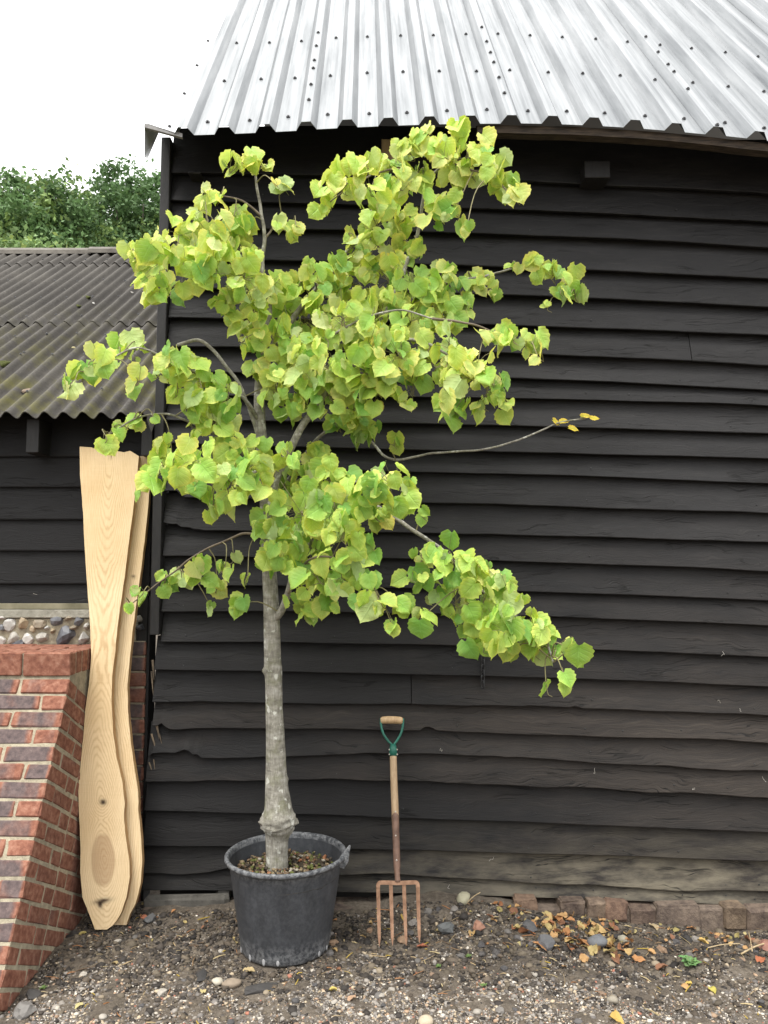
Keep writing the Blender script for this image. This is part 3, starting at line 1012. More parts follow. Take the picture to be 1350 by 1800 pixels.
fdata = [(70, 1475, 45, 38), (165, 1465, 46, 44), (275, 1478, 50, 32), (390, 1452, 52, 42), (480, 1430, 34, 20), (545, 1452, 44, 36), (15, 1588, 30, 30), (100, 1570, 50, 46), (195, 1580, 42, 34),
         (292, 1568, 50, 40), (450, 1553, 76, 58), (580, 1572, 42, 46), (110, 1628, 74, 13), (330, 1500, 24, 16), (230, 1510, 22, 22), (510, 1500, 34, 18), (370, 1520, 18, 18), (300, 1625, 40, 12), (520, 1625, 46, 12), (20, 1430, 40, 16), (20, 1500, 22, 22), (600, 1490, 20, 26), (955, 1440, 30, 28), (970, 1495, 34, 26), (935, 1478, 20, 20)]
fcol = [(0.50, 0.49, 0.46), (0.45, 0.43, 0.38), (0.16, 0.165, 0.18), (0.42, 0.33, 0.22), (0.11, 0.115, 0.13), (0.55, 0.53, 0.49), (0.30, 0.25, 0.18)]
for k, (zx, zy, rx, ry) in enumerate(fdata):
    px, py = zx / 3.912, 720 + zy / 3.912
    p = at_y(px, py, SHED_Y - 0.012)
    sc = 4.0 / 1350 / 3.912
    M = Matrix.Translation(Vector(tuple(p))) @ Matrix.Diagonal((rx * sc * 1.08, 0.028 + 0.012 * rnd.random(), ry * sc * 1.08, 1)) @ Matrix.Rotation(rnd.uniform(-0.5, 0.5), 4, 'Y')
    o = link('flint', FL[k % 6], fw, mw=M)
    o.color = tuple(fcol[(k * 3 + (k // 4)) % 7]) + (1,)
# flints continuing out of the picture to the left
for k in range(36):
    p = (rnd.uniform(-3.4, -2.05), SHED_Y - 0.012, rnd.uniform(0.9, zC - 0.03))
    s = rnd.uniform(0.03, 0.05)
    o = link('flint', FL[k % 6], fw, mw=Matrix.Translation(p) @ Matrix.Diagonal((s, 0.03, s * 0.8, 1)))
    o.color = tuple(fcol[k % 7]) + (1,)
# brick quoin at the right-hand end of the flint wall
bk = 0
zq = at_y(250, 1128, SHED_Y)[2]
hc = 0.078
while zq > -0.05:
    w = 0.105 if bk % 2 == 0 else 0.16
    bm = box_bm(SX1 - w, SX1 - 0.002, SHED_Y - 0.035, SHED_Y + 0.09, zq - hc + 0.011, zq, 0.005, 0.0025, bk)
    o = link('brick', bm_mesh('brick', bm, M_BRICK), shed)
    o.color = (0.3 + 0.5 * rnd.random(), 0.12 + 0.25 * rnd.random() + (0.35 if zq < 0.6 else 0.0), 0, 1)
    # the tar has run over the outer arris of the quoin
    zq -= hc
    bk += 1
part_box('pier_mortar', M_MORTAR, shed, SX1 - 0.15, SX1 - 0.008, SHED_Y - 0.024, SHED_Y + 0.085, -0.1, at_y(250, 1128, SHED_Y)[2] + 0.006)
part_box('quoin_tar', M_TARRED, shed, SX1 - 0.0015, SX1 + 0.012, SHED_Y - 0.02, SHED_Y + 0.09, -0.05, 1.5)
part_box('corner_post', M_TARRED, shed, SX1 - 0.055, SX1 + 0.005, SHED_Y - 0.02, SHED_Y + 0.05, zS - 0.2, 2.36, 0.002)
# rafter end hanging below the corrugated eave
def shed_rafter(px0, px1, pyb):
    a = at_y(px0, pyb, 3.86); b = at_y(px1, pyb, 3.86)
    bm = box_bm(a[0], b[0], 3.87, 4.02, a[2], 2.40, 0.003, 0.001, int(px0))
    for v in bm.verts:
        if v.co.z < a[2] + 0.02 and v.co.y < 3.95: v.co.z += 0.0
    link('rafter_end', bm_mesh('rafter_end', bm, M_TARRED), shed)
shed_rafter(43, 66, 795)
shed_rafter(-150, -125, 795)
shed_rafter(247, 266, 800)
# corrugated roof
S_EY = 3.80
S_EZ = at_y(100, 731, S_EY)[2]
S_SL = 0.685
WP, WA = 0.0955, 0.0185
sdir = np.array((0, 1.0, S_SL)); sdir /= np.linalg.norm(sdir)
snrm = np.array((0, -S_SL, 1.0)); snrm /= np.linalg.norm(snrm)
x_ph = at_y(79, 726, S_EY)[0]           # a crest
def corr_pt(x, y, h): return np.array((x, y, S_EZ + (y - S_EY) * S_SL)) + snrm * h
rows_y = [(S_EY, 5.22), (5.12, 6.68), (6.58, 6.97)]
cols_x = [(-4.25, -3.11), (-3.135, -2.155), (-2.18, -1.17)]
srot = Vector(tuple(snrm)).to_track_quat('Z', 'Y').to_matrix().to_4x4()
for ri, (ya, yb) in enumerate(rows_y):
    for ci, (xa, xb) in enumerate(cols_x):
        nx = int((xb - xa) / WP * 10)
        x = np.linspace(xa, xb, nx)
        yy = np.linspace(ya, yb, 14)
        V, cr = [], []
        for q in x:
            for y in yy:
                h = WA * math.cos(2 * math.pi * (q - x_ph) / WP)
                sag = 0.006 * mnoise.noise((q * 1.7, y * 1.3, ri * 3.0)) - 0.010 * math.sin((y - S_EY) * 1.0) ** 2
                e = 0.006 * mnoise.noise((q * 9, ri * 7.0, 0.5)) if y == ya else 0
                V.append(corr_pt(q, y + e, h + sag + 0.010 * ri * (1 if y < ya + 0.3 else 0.8) + 0.003 * ci))
                cr.append(max(0.0, h / WA))
        V = np.array(V)
        F = grid_faces(nx, 14)
        V2 = V - snrm * 0.004
        FF = np.concatenate([F, F[:, ::-1] + len(V)])
        i0 = np.arange(nx - 1) * 14
        FF = np.concatenate([FF, np.stack([i0, i0 + 14, i0 + 14 + len(V), i0 + len(V)], 1)])
        sh = link('corrugated_sheet', mesh('corrugated_sheet', np.concatenate([V, V2]), FF, M_CORR, True, attrs={'crest': cr + cr}), shed)
        if ci == 0: continue
        fy = {0: (4.03, 4.55, 4.85), 1: (5.19, 5.62, 6.05), 2: (6.66,)}[ri]
        for y in fy:
            k0 = math.ceil((xa - x_ph) / WP)
            for k in range(k0, int((xb - x_ph) / WP) + 1):
                if (k + int(y * 7)) % 2: continue
                put_screw(sh, corr_pt(x_ph + k * WP, y + rnd.uniform(-0.03, 0.03), WA + 0.010 * ri + 0.004 * ci + 0.0), srot, 0.75)
# drooping corner of the last sheet against the barn
a = at_y(258, 738, S_EY); b = at_y(274, 740, S_EY); c = at_y(266, 760, S_EY - 0.005)
me = mesh('torn_corner', [a, b, c, a + np.array((0, 0.004, 0.03)), b + np.array((0, 0.004, 0.03)), c + np.array((0, 0.005, 0.004))], [(0, 2, 1), (3, 4, 5), (0, 1, 4, 3), (1, 2, 5, 4), (2, 0, 3, 5)], M_CORR)
link('torn_corner', me, shed)
# ridge caps
xj = at_y(163, 445, 6.93)[0]
for k, (xa, xb) in enumerate(((-6.5, xj), (xj - 0.03, -1.17))):
    zr = S_EZ + (6.95 - S_EY) * S_SL
    bm = bmesh.new()
    prof = [(-0.075, -0.045), (-0.070, -0.005), (-0.03, 0.030), (0.03, 0.030), (0.16, -0.05)]
    A = [bm.verts.new((xa, 6.96 + y - 0.004 * k, zr + 0.045 + z + 0.004 * k)) for y, z in prof]
    B = [bm.verts.new((xb, 6.96 + y - 0.004 * k, zr + 0.040 + z + 0.004 * k)) for y, z in prof]
    for q in range(4): bm.faces.new((A[q], B[q], B[q + 1], A[q + 1]))
    rc = link('ridge_cap', bm_mesh('ridge_cap', bm, M_RIDGE), shed)
# rear slope of the shed
zr = S_EZ + (6.95 - S_EY) * S_SL
link('rear_roof', mesh('rear_roof', [(-6.5, 6.97, zr), (-1.17, 6.97, zr), (-1.17, 10, zr - 2.2), (-6.5, 10, zr - 2.2)], [(0, 1, 2, 3)], M_CORR), shed)
# moss clumps and scraps lying on the corrugated roof
def on_shed_roof(px, py, h=0.0):
    return at_plane(px, py, corr_pt(0, S_EY, h), snrm)
MOSSM = [bm_mesh('moss', rock(300 + k, 2, 0.35), M_MOSS, True) for k in range(2)]
for k, (px, py, s, lab) in enumerate(((150, 524, 0.028, 'largest tuft of green moss stuck in a corrugation of the shed roof'), (134, 538, 0.022, 'small moss ball just below the largest moss tuft on the shed roof'), (6, 640, 0.030, 'mossy lump with a twig in the lower corrugations of the shed roof'))):
    p = on_shed_roof(px, py, 0.0)
    o = link('moss_clump', MOSSM[k % 2], None, mw=Matrix.Translation(Vector(tuple(p))) @ srot @ Matrix.Diagonal((s * 1.3, s, s * 0.6, 1)))
    tag(o, lab, 'moss')
for k, (px, py, s, c, lab) in enumerate(((162, 533, 0.020, (0.5, 0.49, 0.46), 'white stone chip resting beside moss on the shed roof'), (230, 514, 0.020, (0.42, 0.40, 0.37), 'grey chip lying high on the shed roof near the barn corner'), (46, 687, 0.030, (0.20, 0.15, 0.11), 'curled brown bark scrap lying on the corrugated shed roof'), (129, 611, 0.014, (0.45, 0.40, 0.22), 'tiny yellowish chip low on the shed roof'))):
    p = on_shed_roof(px, py, 0.004)
    o = link('roof_chip', rock_mesh('roof_chip', 320 + k, M_STONE, 1, 0.3, False), None, mw=Matrix.Translation(Vector(tuple(p))) @ srot @ Matrix.Diagonal((s * 1.2, s * 0.8, s * 0.4, 1)))
    o.color = c + (1,)
    tag(o, lab, 'chip')

# ================================================================== BRICK BUTTRESS
butt = thing('brick_buttress', 'red brick buttress with sloping front leaning on the flint shed wall', 'buttress', (-1.8, 3.5, 0))
BSX = -1.43
RA = R(27.3)
O_ = np.array((BSX, 3.55, 1.145))           # top of the raking face at its right-hand arris
ev = np.array((0, -math.sin(RA), -math.cos(RA)))    # down the rake
ew = np.array((0, math.cos(RA), -math.sin(RA)))     # into the buttress
ex = np.array((-1.0, 0, 0))                         # leftwards
BASIS = Matrix(((ex[0], ev[0], ew[0], O_[0]), (ex[1], ev[1], ew[1], O_[1]), (ex[2], ev[2], ew[2], O_[2]), (0, 0, 0, 1)))
CH, JT = 0.0755, 0.0100
def butt_brick(u0, u1, v0, v1, w0, w1, seed):
    rr = random.Random(seed)
    p = rr.uniform(-0.0015, 0.0025)
    bm = box_bm(u0 - (p if u0 < 0.005 else 0), u1, v0, v1, w0 - (p if w0 < 0.005 else 0), w1, 0.006, 0.0028, seed)
    bm.transform(BASIS)
    for co, no in (((0, SHED_Y - 0.02, 0), (0, 1, 0)), ((0, 0, -0.10), (0, 0, -1))):
        res = bmesh.ops.bisect_plane(bm, geom=bm.verts[:] + bm.edges[:] + bm.faces[:], plane_co=co, plane_no=no, clear_outer=True)
        ed = [e for e in res['geom_cut'] if isinstance(e, bmesh.types.BMEdge)]
        if ed:
            try: bmesh.ops.edgeloop_fill(bm, edges=ed)
            except Exception: pass
    if len(bm.faces) < 4:
        bm.free(); return None
    o = link('brick', bm_mesh('brick', bm, M_BRICK), butt)
    o.color = (rr.choice((0.0, 0.15, 0.3, 0.55, 0.8, 0.95, 0.05)) if (u1 - u0) < 0.2 else rr.choice((0.1, 0.35, 0.6, 0.8, 1.0)), 0.0 if w0 < 0.005 else 0.26, 0, 1)
    return o
WID = 0.68
sd_ = 1000
for k in range(0, 18):
    v0, v1 = k * CH + JT, (k + 1) * CH
    # front skin
    first = 0.215 if k % 2 == 0 else 0.1025
    u = 0.0
    L = first
    while u < WID:
        u1 = min(u + L, WID)
        if u1 - u > 0.03:
            dep = 0.215 if (u == 0.0 and k % 2 == 1) else 0.1025
            sd_ += 1
            butt_brick(u, u1, v0, v1, 0.0, dep, sd_)
        u = u1 + JT
        L = 0.215
    # side skin behind the corner brick
    w = (0.215 if k % 2 == 1 else 0.1025) + JT
    alt = k % 2
    while w < 0.75:
        L = 0.215 if alt % 3 != 1 else 0.1025
        alt += 1
        # stop when the brick would start behind the wall
        ytest = (O_ + ev * v0 + ew * w)[1]
        ztest = (O_ + ev * v0 + ew * w)[2]
        if ytest > SHED_Y - 0.04 or ztest < -0.08: break
        sd_ += 1
        butt_brick(0.0, 0.1025, v0, v1, w, w + L, sd_)
        w += L + JT
# bricks on edge along the top
yk = 3.545
rix = 0
while yk < SHED_Y - 0.08:
    u = 0.0
    L = 0.215 if rix % 2 == 0 else 0.108
    while u < WID:
        u1 = min(u + L, WID)
        sd_ += 1
        bm = box_bm(BSX - u1, BSX - u, yk, yk + 0.064, 1.150, 1.254, 0.005, 0.0018, sd_)
        o = link('coping_brick', bm_mesh('coping_brick', bm, M_BRICK), butt)
        o.color = (rnd.choice((0.0, 0.05, 0.1)), 0.0 if rix == 0 else 0.05, 0, 1)
        u = u1 + JT
        L = 0.215
    yk += 0.0735
    rix += 1
# mortar core: the buttress body set back from the brick faces
rc = 0.0035
yb_ = 3.55 - math.tan(RA) * (1.145 + 0.12)
pts = [(3.553 + rc, 1.249), (3.553 + rc, 1.145), (yb_ + rc, -0.12), (SHED_Y - 0.015, -0.12), (SHED_Y - 0.015, 1.249)]
V = [(BSX - rc, y, z) for y, z in pts] + [(BSX - WID + rc, y, z) for y, z in pts]
F = [(0, 1, 2, 3, 4), (9, 8, 7, 6, 5)] + [(k, 5 + k, 5 + (k + 1) % 5, (k + 1) % 5) for k in range(5)]
link('mortar', mesh('mortar', V, F, M_MORTAR), butt)

# ================================================================== SAWN SLABS
def slab(name, label, left, right, foot_y, foot_z, lean, thick, dprof, xc_off, topjag, knots, seed):
    n0 = np.array((0, -math.cos(lean), math.sin(lean)))         # normal of the front face
    p0 = np.array((0, foot_y, foot_z))
    n0 = np.array((0.0, -math.cos(lean), -math.sin(lean) * -1.0))
    up = np.array((0, math.sin(lean), math.cos(lean)))
    n0 = np.array((0, -math.cos(lean), math.sin(lean)))
    ysr = np.linspace(min(left[0][1], right[0][1]), max(left[-1][1], right[-1][1]), 230)
    lx = np.interp(ysr, [q[1] for q in left], [q[0] for q in left])
    rx_ = np.interp(ysr, [q[1] for q in right], [q[0] for q in right])
    nu = 64
    V, ring, kn, ed, hrt = [], [], [], [], []
    for i, py in enumerate(ysr):
        A = at_plane(lx[i], py, p0, n0); B = at_plane(rx_[i], py, p0, n0)
        wob = 0.0016 * mnoise.noise((py * 0.05, seed, 0)); 
        A = A + np.array((wob, 0, 0)); B = B + np.array((0.0016 * mnoise.noise((py * 0.05, seed, 7)), 0, 0))
        d = float(np.interp(py, [q[0] for q in dprof], [q[1] for q in dprof]))
        cx = (A[0] + B[0]) / 2 + xc_off + 0.006 * mnoise.noise((py * 0.012, seed, 3.0))
        for j in range(nu):
            t = j / (nu - 1)
            P = A * (1 - t) + B * t
            if topjag and i < 12:
                P = P - up * (np.interp(t, topjag[0], topjag[1]) * (1 - i / 12.0))
            V.append(P)
            ring.append(math.sqrt(((P[0] - cx) * 0.9) ** 2 + d * d))
            k = 0.0
            pxx = lx[i] * (1 - t) + rx_[i] * t
            for (kx, ky, kw, kh, ks) in knots:
                q = ((pxx - kx - (py - ky) * ks) / kw) ** 2 + ((py - ky) / kh) ** 2
                k = max(k, math.exp(-q * 1.2))
            kn.append(min(1.0, k * 1.2))
            ed.append(0.0)
            q = math.hypot((pxx - 181) / 21.0, (py - 1512) / 47.0) + 0.06 * mnoise.noise((pxx * 0.08, py * 0.03, 0))
            hrt.append(min(1.0, max(0.0, (1.06 - q) / 0.12)) if seed < 3 else 0.0)
    V = np.array(V)
    nn = len(ysr)
    idx = np.arange(nn * nu).reshape(nn, nu)
    back = V - n0 * thick
    bw = 0.001
    # waney edges slope: back face a little wider
    back[:, 0] += np.tile(np.linspace(-bw, bw, nu), nn)
    Vall = np.concatenate([V, back])
    off = nn * nu
    F = grid_faces(nn, nu).tolist()
    F += (grid_faces(nn, nu)[:, ::-1] + off).tolist()
    edge_attr = np.concatenate([np.array(ed), np.zeros(off)])
    # sides get their own verts so that the bark edge has its own colour
    loop = list(idx[:, 0]) + list(idx[-1, 1:]) + list(idx[-2::-1, -1]) + list(idx[0, -2:0:-1])
    base = len(Vall)
    Vl = np.concatenate([Vall[loop], back[loop]])
    m = len(loop)
    for q in range(m):
        a, b = base + q, base + (q + 1) % m
        F.append([a, b, b + m, a + m])
    Vall = np.concatenate([Vall, Vl])
    ringA = np.concatenate([ring, ring, np.array(ring)[loop], np.array(ring)[loop]])
    knA = np.concatenate([kn, np.zeros(off), np.zeros(2 * m)])
    edA = np.concatenate([edge_attr, np.full(2 * m, 0.8)])
    me = mesh(name, Vall, [tuple(f) for f in F], M_SLAB, False, attrs={'ring': ringA, 'knot': knA, 'edge': edA, 'heart': np.concatenate([hrt, np.zeros(off + 2 * m)])})
    c = p0 + np.array((float(np.mean(V[:, 0])), 0, 0))
    root = thing(name, label, 'slab', tuple(c))
    link('sawn_face', me, root)
    return root

L1 = [(140, 785), (140.6, 835), (146, 899), (148, 950), (153, 1027), (158, 1091), (160.5, 1154), (156.5, 1202), (150, 1246), (146, 1300), (142, 1339), (137.5, 1386), (138.5, 1425), (141, 1471), (141.6, 1500), (141, 1533), (145, 1578), (157, 1607), (167, 1634)]
R1 = [(245, 785), (241, 835), (235, 890), (226, 955), (219, 1015), (213, 1055), (206, 1105), (203, 1141), (197, 1190), (196, 1232), (199, 1288), (205, 1332), (215, 1373), (219, 1412), (218, 1442), (221, 1472), (227.5, 1513), (228, 1542), (222, 1578), (214, 1602), (206, 1617), (198, 1627), (188, 1634)]
LEAN = math.atan2(0.25, 2.2)
D1 = [(780, 0.018), (830, 0.022), (900, 0.048), (1000, 0.082), (1060, 0.098), (1120, 0.108), (1200, 0.100), (1290, 0.068), (1370, 0.034), (1408, 0.012), (1440, 0.050), (1475, 0.028), (1510, 0.010), (1550, 0.030), (1590, 0.062), (1634, 0.09)]
slab('waney_oak_slab', 'pale sawn slab with wavy natural edges and two dark knots, in front of its twin', L1, R1, 3.62, 0.0, LEAN, 0.030, D1, 0.0,
     ((0, 0.2, 0.32, 0.42, 0.5, 0.527, 0.541, 0.556, 0.75, 0.85, 1.0), (0.0, 0.004, 0.020, 0.008, 0.014, 0.022, 0.085, 0.020, 0.03, 0.022, 0.05)), [(181, 1410, 6, 5, 0.0), (180, 1584, 13, 5, -1.6), (176, 1590, 5, 6, 0)], 1.0)
R2 = [(269, 800), (263, 860), (259.5, 899), (255.6, 937), (248, 1001), (241.6, 1047), (233, 1110), (228, 1160), (224, 1202), (225, 1251), (230, 1305), (237, 1354), (243, 1393), (243, 1422), (248, 1471), (250, 1518), (247, 1554), (238, 1590), (228, 1607), (222, 1626)]
L2 = [(200, 800), (190, 899), (178, 1001), (170, 1110), (168, 1200), (172, 1300), (178, 1400), (180, 1500), (184, 1570), (200, 1626)]
D2 = [(780, 0.03), (1000, 0.06), (1200, 0.075), (1400, 0.05), (1626, 0.09)]
slab('waney_oak_slab', 'narrower-looking pale sawn slab tucked behind the knotted one beside the brick quoin', L2, R2, 3.675, 0.01, LEAN, 0.030, D2, -0.01,
     ((0, 0.5, 1.0), (0.0, 0.01, 0.0)), [(235, 1014, 4, 2, 0.4), (255, 1510, 2, 8, -0.5)], 5.0)

# ================================================================== POT
POT = np.array((at_y(502, 1600, 3.51)[0], 3.51, -0.015))
pot = thing('plant_pot', 'large black plastic plant pot with pale scuffed rolled rim', 'pot', tuple(POT))
def lathe(profile, seg, wob=0.0, seed=0.0):
    V = []
    for (r, z) in profile:
        for k in range(seg):
            a = 2 * math.pi * k / seg
            rr = r * (1 + wob * math.sin(2 * a + seed) * (z / 0.4))
            V.append((rr * math.cos(a), rr * math.sin(a), z))
    F = []
    n = len(profile)
    for i in range(n - 1):
        for k in range(seg):
            a, b = i * seg + k, i * seg + (k + 1) % seg
            F.append((a, b, b + seg, a + seg))
    return V, F
TP = Matrix.Translation(Vector(tuple(POT)))
PH = 0.40
prof = [(0.0, 0.004), (0.185, 0.002), (0.192, 0.010), (0.196, 0.03), (0.206, 0.10), (0.224, 0.22), (0.240, 0.33), (0.246, PH - 0.022)]
V, F = lathe(prof, 64, 0.012)
zz = np.array([v[2] for v in V])
link('body', mesh('body', V, F, M_POT, True, attrs={'scuff': np.where(zz < 0.035, 0.55, 0.06)}), pot, mw=TP)
rim = [(0.2455, PH - 0.022), (0.262, PH - 0.020), (0.2675, PH - 0.012), (0.2670, PH - 0.003), (0.2610, PH + 0.003), (0.2530, PH + 0.001), (0.2480, PH - 0.006), (0.243, PH - 0.05), (0.234, PH - 0.11)]
V, F = lathe(rim, 64, 0.012)
link('rim', mesh('rim', V, F, M_POT, True, attrs={'scuff': np.where(np.array([v[2] for v in V]) > PH - 0.016, 0.55, 0.10)}), pot, mw=TP)
# handle lug standing up on the right of the rim
hp = at_plane(603, 1484, (0, 3.47, 0), np.array((0, 1.0, 0)))
a0 = math.atan2(hp[1] - POT[1], hp[0] - POT[0])
bm = bmesh.new()
outl = [(-0.030, -0.05), (-0.022, -0.005), (-0.012, 0.004), (-0.004, 0.030), (0.004, 0.046), (0.010, 0.050), (0.014, 0.042), (0.012, 0.010), (0.018, -0.02), (0.006, -0.055)]
for s in (-0.007, 0.007):
    for (u, w) in outl: bm.verts.new((u, s, w))
bm.verts.ensure_lookup_table()
n = len(outl)
bm.faces.new([bm.verts[k] for k in range(n)]); bm.faces.new([bm.verts[n + k] for k in reversed(range(n))])
for k in range(n): bm.faces.new((bm.verts[k], bm.verts[(k + 1) % n], bm.verts[n + (k + 1) % n], bm.verts[n + k]))
bmesh.ops.bevel(bm, geom=list(bm.edges), offset=0.002, segments=1, affect='EDGES')
me = bm_mesh('handle', bm, M_POT)
a_ = me.attributes.new('scuff', 'FLOAT', 'POINT'); a_.data.foreach_set('value', np.full(len(me.vertices), 0.7, dtype=np.float32))
link('handle', me, pot, mw=Matrix.Translation(Vector((POT[0] + 0.268 * math.cos(-0.15), POT[1] + 0.268 * math.sin(-0.15), POT[2] + PH - 0.002))) @ Matrix.Rotation(-0.15, 4, 'Z') @ Matrix.Rotation(0.22, 4, 'Y'))
# drainage slots round the foot, their highlights painted on in pale grey
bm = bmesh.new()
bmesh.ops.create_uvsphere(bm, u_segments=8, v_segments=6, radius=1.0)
SLOT = bm_mesh('drain_slot_glint', bm, simple('plastic_highlight', (0.22, 0.22, 0.225), (0.42, 0.42, 0.42), 60, 0.6, 0.2), True)
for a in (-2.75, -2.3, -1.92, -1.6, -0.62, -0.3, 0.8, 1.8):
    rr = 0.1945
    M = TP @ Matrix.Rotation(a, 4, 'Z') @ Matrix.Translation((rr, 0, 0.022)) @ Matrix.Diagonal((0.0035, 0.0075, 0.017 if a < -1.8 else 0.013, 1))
    link('drain_slot_glint', SLOT, pot, mw=M)
# compost with moss, bark chips
n = 40
V, F = [(0, 0, PH - 0.085)], []
for i in range(1, 13):
    r = 0.238 * i / 12
    for k in range(n):
        a = 2 * math.pi * k / n
        z = PH - 0.085 + 0.012 * mnoise.noise((r * 22 * math.cos(a), r * 22 * math.sin(a), 1)) + 0.022 * math.exp(-((r - 0.08) / 0.07) ** 2) * (0.6 + 0.4 * math.sin(a * 3))
        V.append((r * math.cos(a), r * math.sin(a), z))
for k in range(n): F.append((0, 1 + k, 1 + (k + 1) % n))
for i in range(11):
    for k in range(n):
        a, b = 1 + i * n + k, 1 + i * n + (k + 1) % n
        F.append((a, a + n, b + n, b))
link('compost', mesh('compost', V, F, M_SOIL, True), pot, mw=TP)

# ---------------------------------------------- generic scatter of small stones
ICO_V, ICO_F = None, None
bm = bmesh.new(); bmesh.ops.create_icosphere(bm, subdivisions=1, radius=1.0)
ICO_V = np.array([v.co[:] for v in bm.verts]); ICO_F = np.array([[v.index for v in f.verts] for f in bm.faces]); bm.free()
def scatter(P, S, C, flat=(0.5, 0.8), jitter=0.22):
    n = len(P)
    nv = len(ICO_V)
    loc = ICO_V[None] * (1 + jitter * rng.standard_normal((n, nv, 1)))
    sc = np.stack([S * rng.uniform(0.75, 1.35, n), S * rng.uniform(0.7, 1.1, n), S * rng.uniform(flat[0], flat[1], n)], 1)
    loc = loc * sc[:, None, :]
    ang = rng.uniform(0, 2 * np.pi, n)
    tl = rng.uniform(-0.5, 0.5, n)
    ca, sa, ct, st = np.cos(ang), np.sin(ang), np.cos(tl), np.sin(tl)
    x, y, z = loc[..., 0], loc[..., 1], loc[..., 2]
    y, z = y * ct[:, None] - z * st[:, None], y * st[:, None] + z * ct[:, None]
    x, y = x * ca[:, None] - y * sa[:, None], x * sa[:, None] + y * ca[:, None]
    V = np.stack([x, y, z], -1) + P[:, None, :]
    F = ICO_F[None] + (np.arange(n) * nv)[:, None, None]
    Cc = np.repeat(C[:, None, :], nv, 1)
    return V.reshape(-1, 3), F.reshape(-1, 3), Cc.reshape(-1, 3)
PAL = np.array([(0.46, 0.42, 0.36), (0.36, 0.29, 0.20), (0.22, 0.20, 0.18), (0.13, 0.12, 0.115), (0.085, 0.08, 0.08), (0.55, 0.51, 0.45), (0.30, 0.20, 0.13), (0.27, 0.10, 0.065), (0.19, 0.175, 0.16), (0.05, 0.046, 0.044)])
def colours(n, w):
    w = np.array(w, float); w /= w.sum()
    c = PAL[rng.choice(len(PAL), n, p=w)]
    return c * rng.uniform(0.7, 1.2, (n, 1))
# bits in the pot
n = 700
a = rng.uniform(0, 2 * np.pi, n); r = 0.225 * np.sqrt(rng.uniform(0.02, 1, n))
P = np.stack([POT[0] + r * np.cos(a), POT[1] + r * np.sin(a), POT[2] + PH - 0.078 + 0.012 * rng.random(n) + 0.015 * np.exp(-((r - 0.08) / 0.07) ** 2)], 1)
C = np.array([(0.13, 0.085, 0.05), (0.05, 0.04, 0.03), (0.10, 0.11, 0.03), (0.22, 0.17, 0.10), (0.27, 0.12, 0.06), (0.33, 0.30, 0.24)])[rng.choice(6, n, p=(0.26, 0.24, 0.22, 0.16, 0.05, 0.07))]
V, F, Cc = scatter(P, rng.uniform(0.004, 0.012, n), C)
o = link('bark_chips', mesh('bark_chips', V, F, M_STONE, col=Cc), pot)
o['kind'] = 'stuff'

# ================================================================== LIME TREE
TY = 3.50
tree = thing('lime_tree', 'young lime tree with yellow-green heart-shaped leaves growing in the black pot', 'tree', (at_y(487, 1515, TY)[0], TY, 0.28))
def tp(px, py, dy=0.0): return at_y(px, py, TY + dy)
trunk_px = [(487, 1530, 42), (487, 1500, 41), (487, 1478, 42), (488, 1466, 47), (489, 1457, 58), (489, 1447, 67), (489, 1436, 64), (489, 1422, 53), (488, 1405, 48), (486, 1380, 42), (485, 1340, 38), (484, 1300, 35), (482, 1250, 33), (481, 1200, 32), (480, 1176, 34), (479, 1160, 32), (478, 1100, 31), (476, 1050, 29), (473, 990, 27), (470, 930, 26), (467, 870, 24), (462, 800, 23), (457, 740, 22), (456, 690, 21), (460, 645, 20), (464, 610, 19)]
pts, rad = [], []
tpath = smooth_path([tp(a, b) for a, b, w in trunk_px], 120)
wv = np.interp(np.linspace(0, 1, 120), np.linspace(0, 1, len(trunk_px)), [w for a, b, w in trunk_px])
seg = 20
V, F = tube(tpath, [w * 0.455 * (3.5 / FPX) for w in wv], seg)
V = [np.array(v) for v in V]
for i in range(120):
    c = np.array(tpath[i]); z = c[2]
    pyq = np.interp(i / 119, np.linspace(0, 1, len(trunk_px)), [b for a, b, w in trunk_px])
    burr = math.exp(-((pyq - 1447) / 14) ** 2)
    for k in range(seg):
        v = V[i * seg + k]
        d = v - c
        f = 0.035 * mnoise.noise((d[0] * 60, d[1] * 60, z * 9)) + 0.34 * burr * mnoise.noise((v[0] * 70, v[1] * 70, z * 70))
        # branch collars on the left of the stem
        f += 0.25 * math.exp(-((pyq - 1178) / 7) ** 2) * max(0, -d[0] / np.linalg.norm(d)) ** 2 + 0.12 * math.exp(-((pyq - 1370) / 6) ** 2) * max(0, d[0] / np.linalg.norm(d)) ** 2
        V[i * seg + k] = c + d * (1 + f)
link('trunk', mesh('trunk', V, F, M_BARK, True), tree)

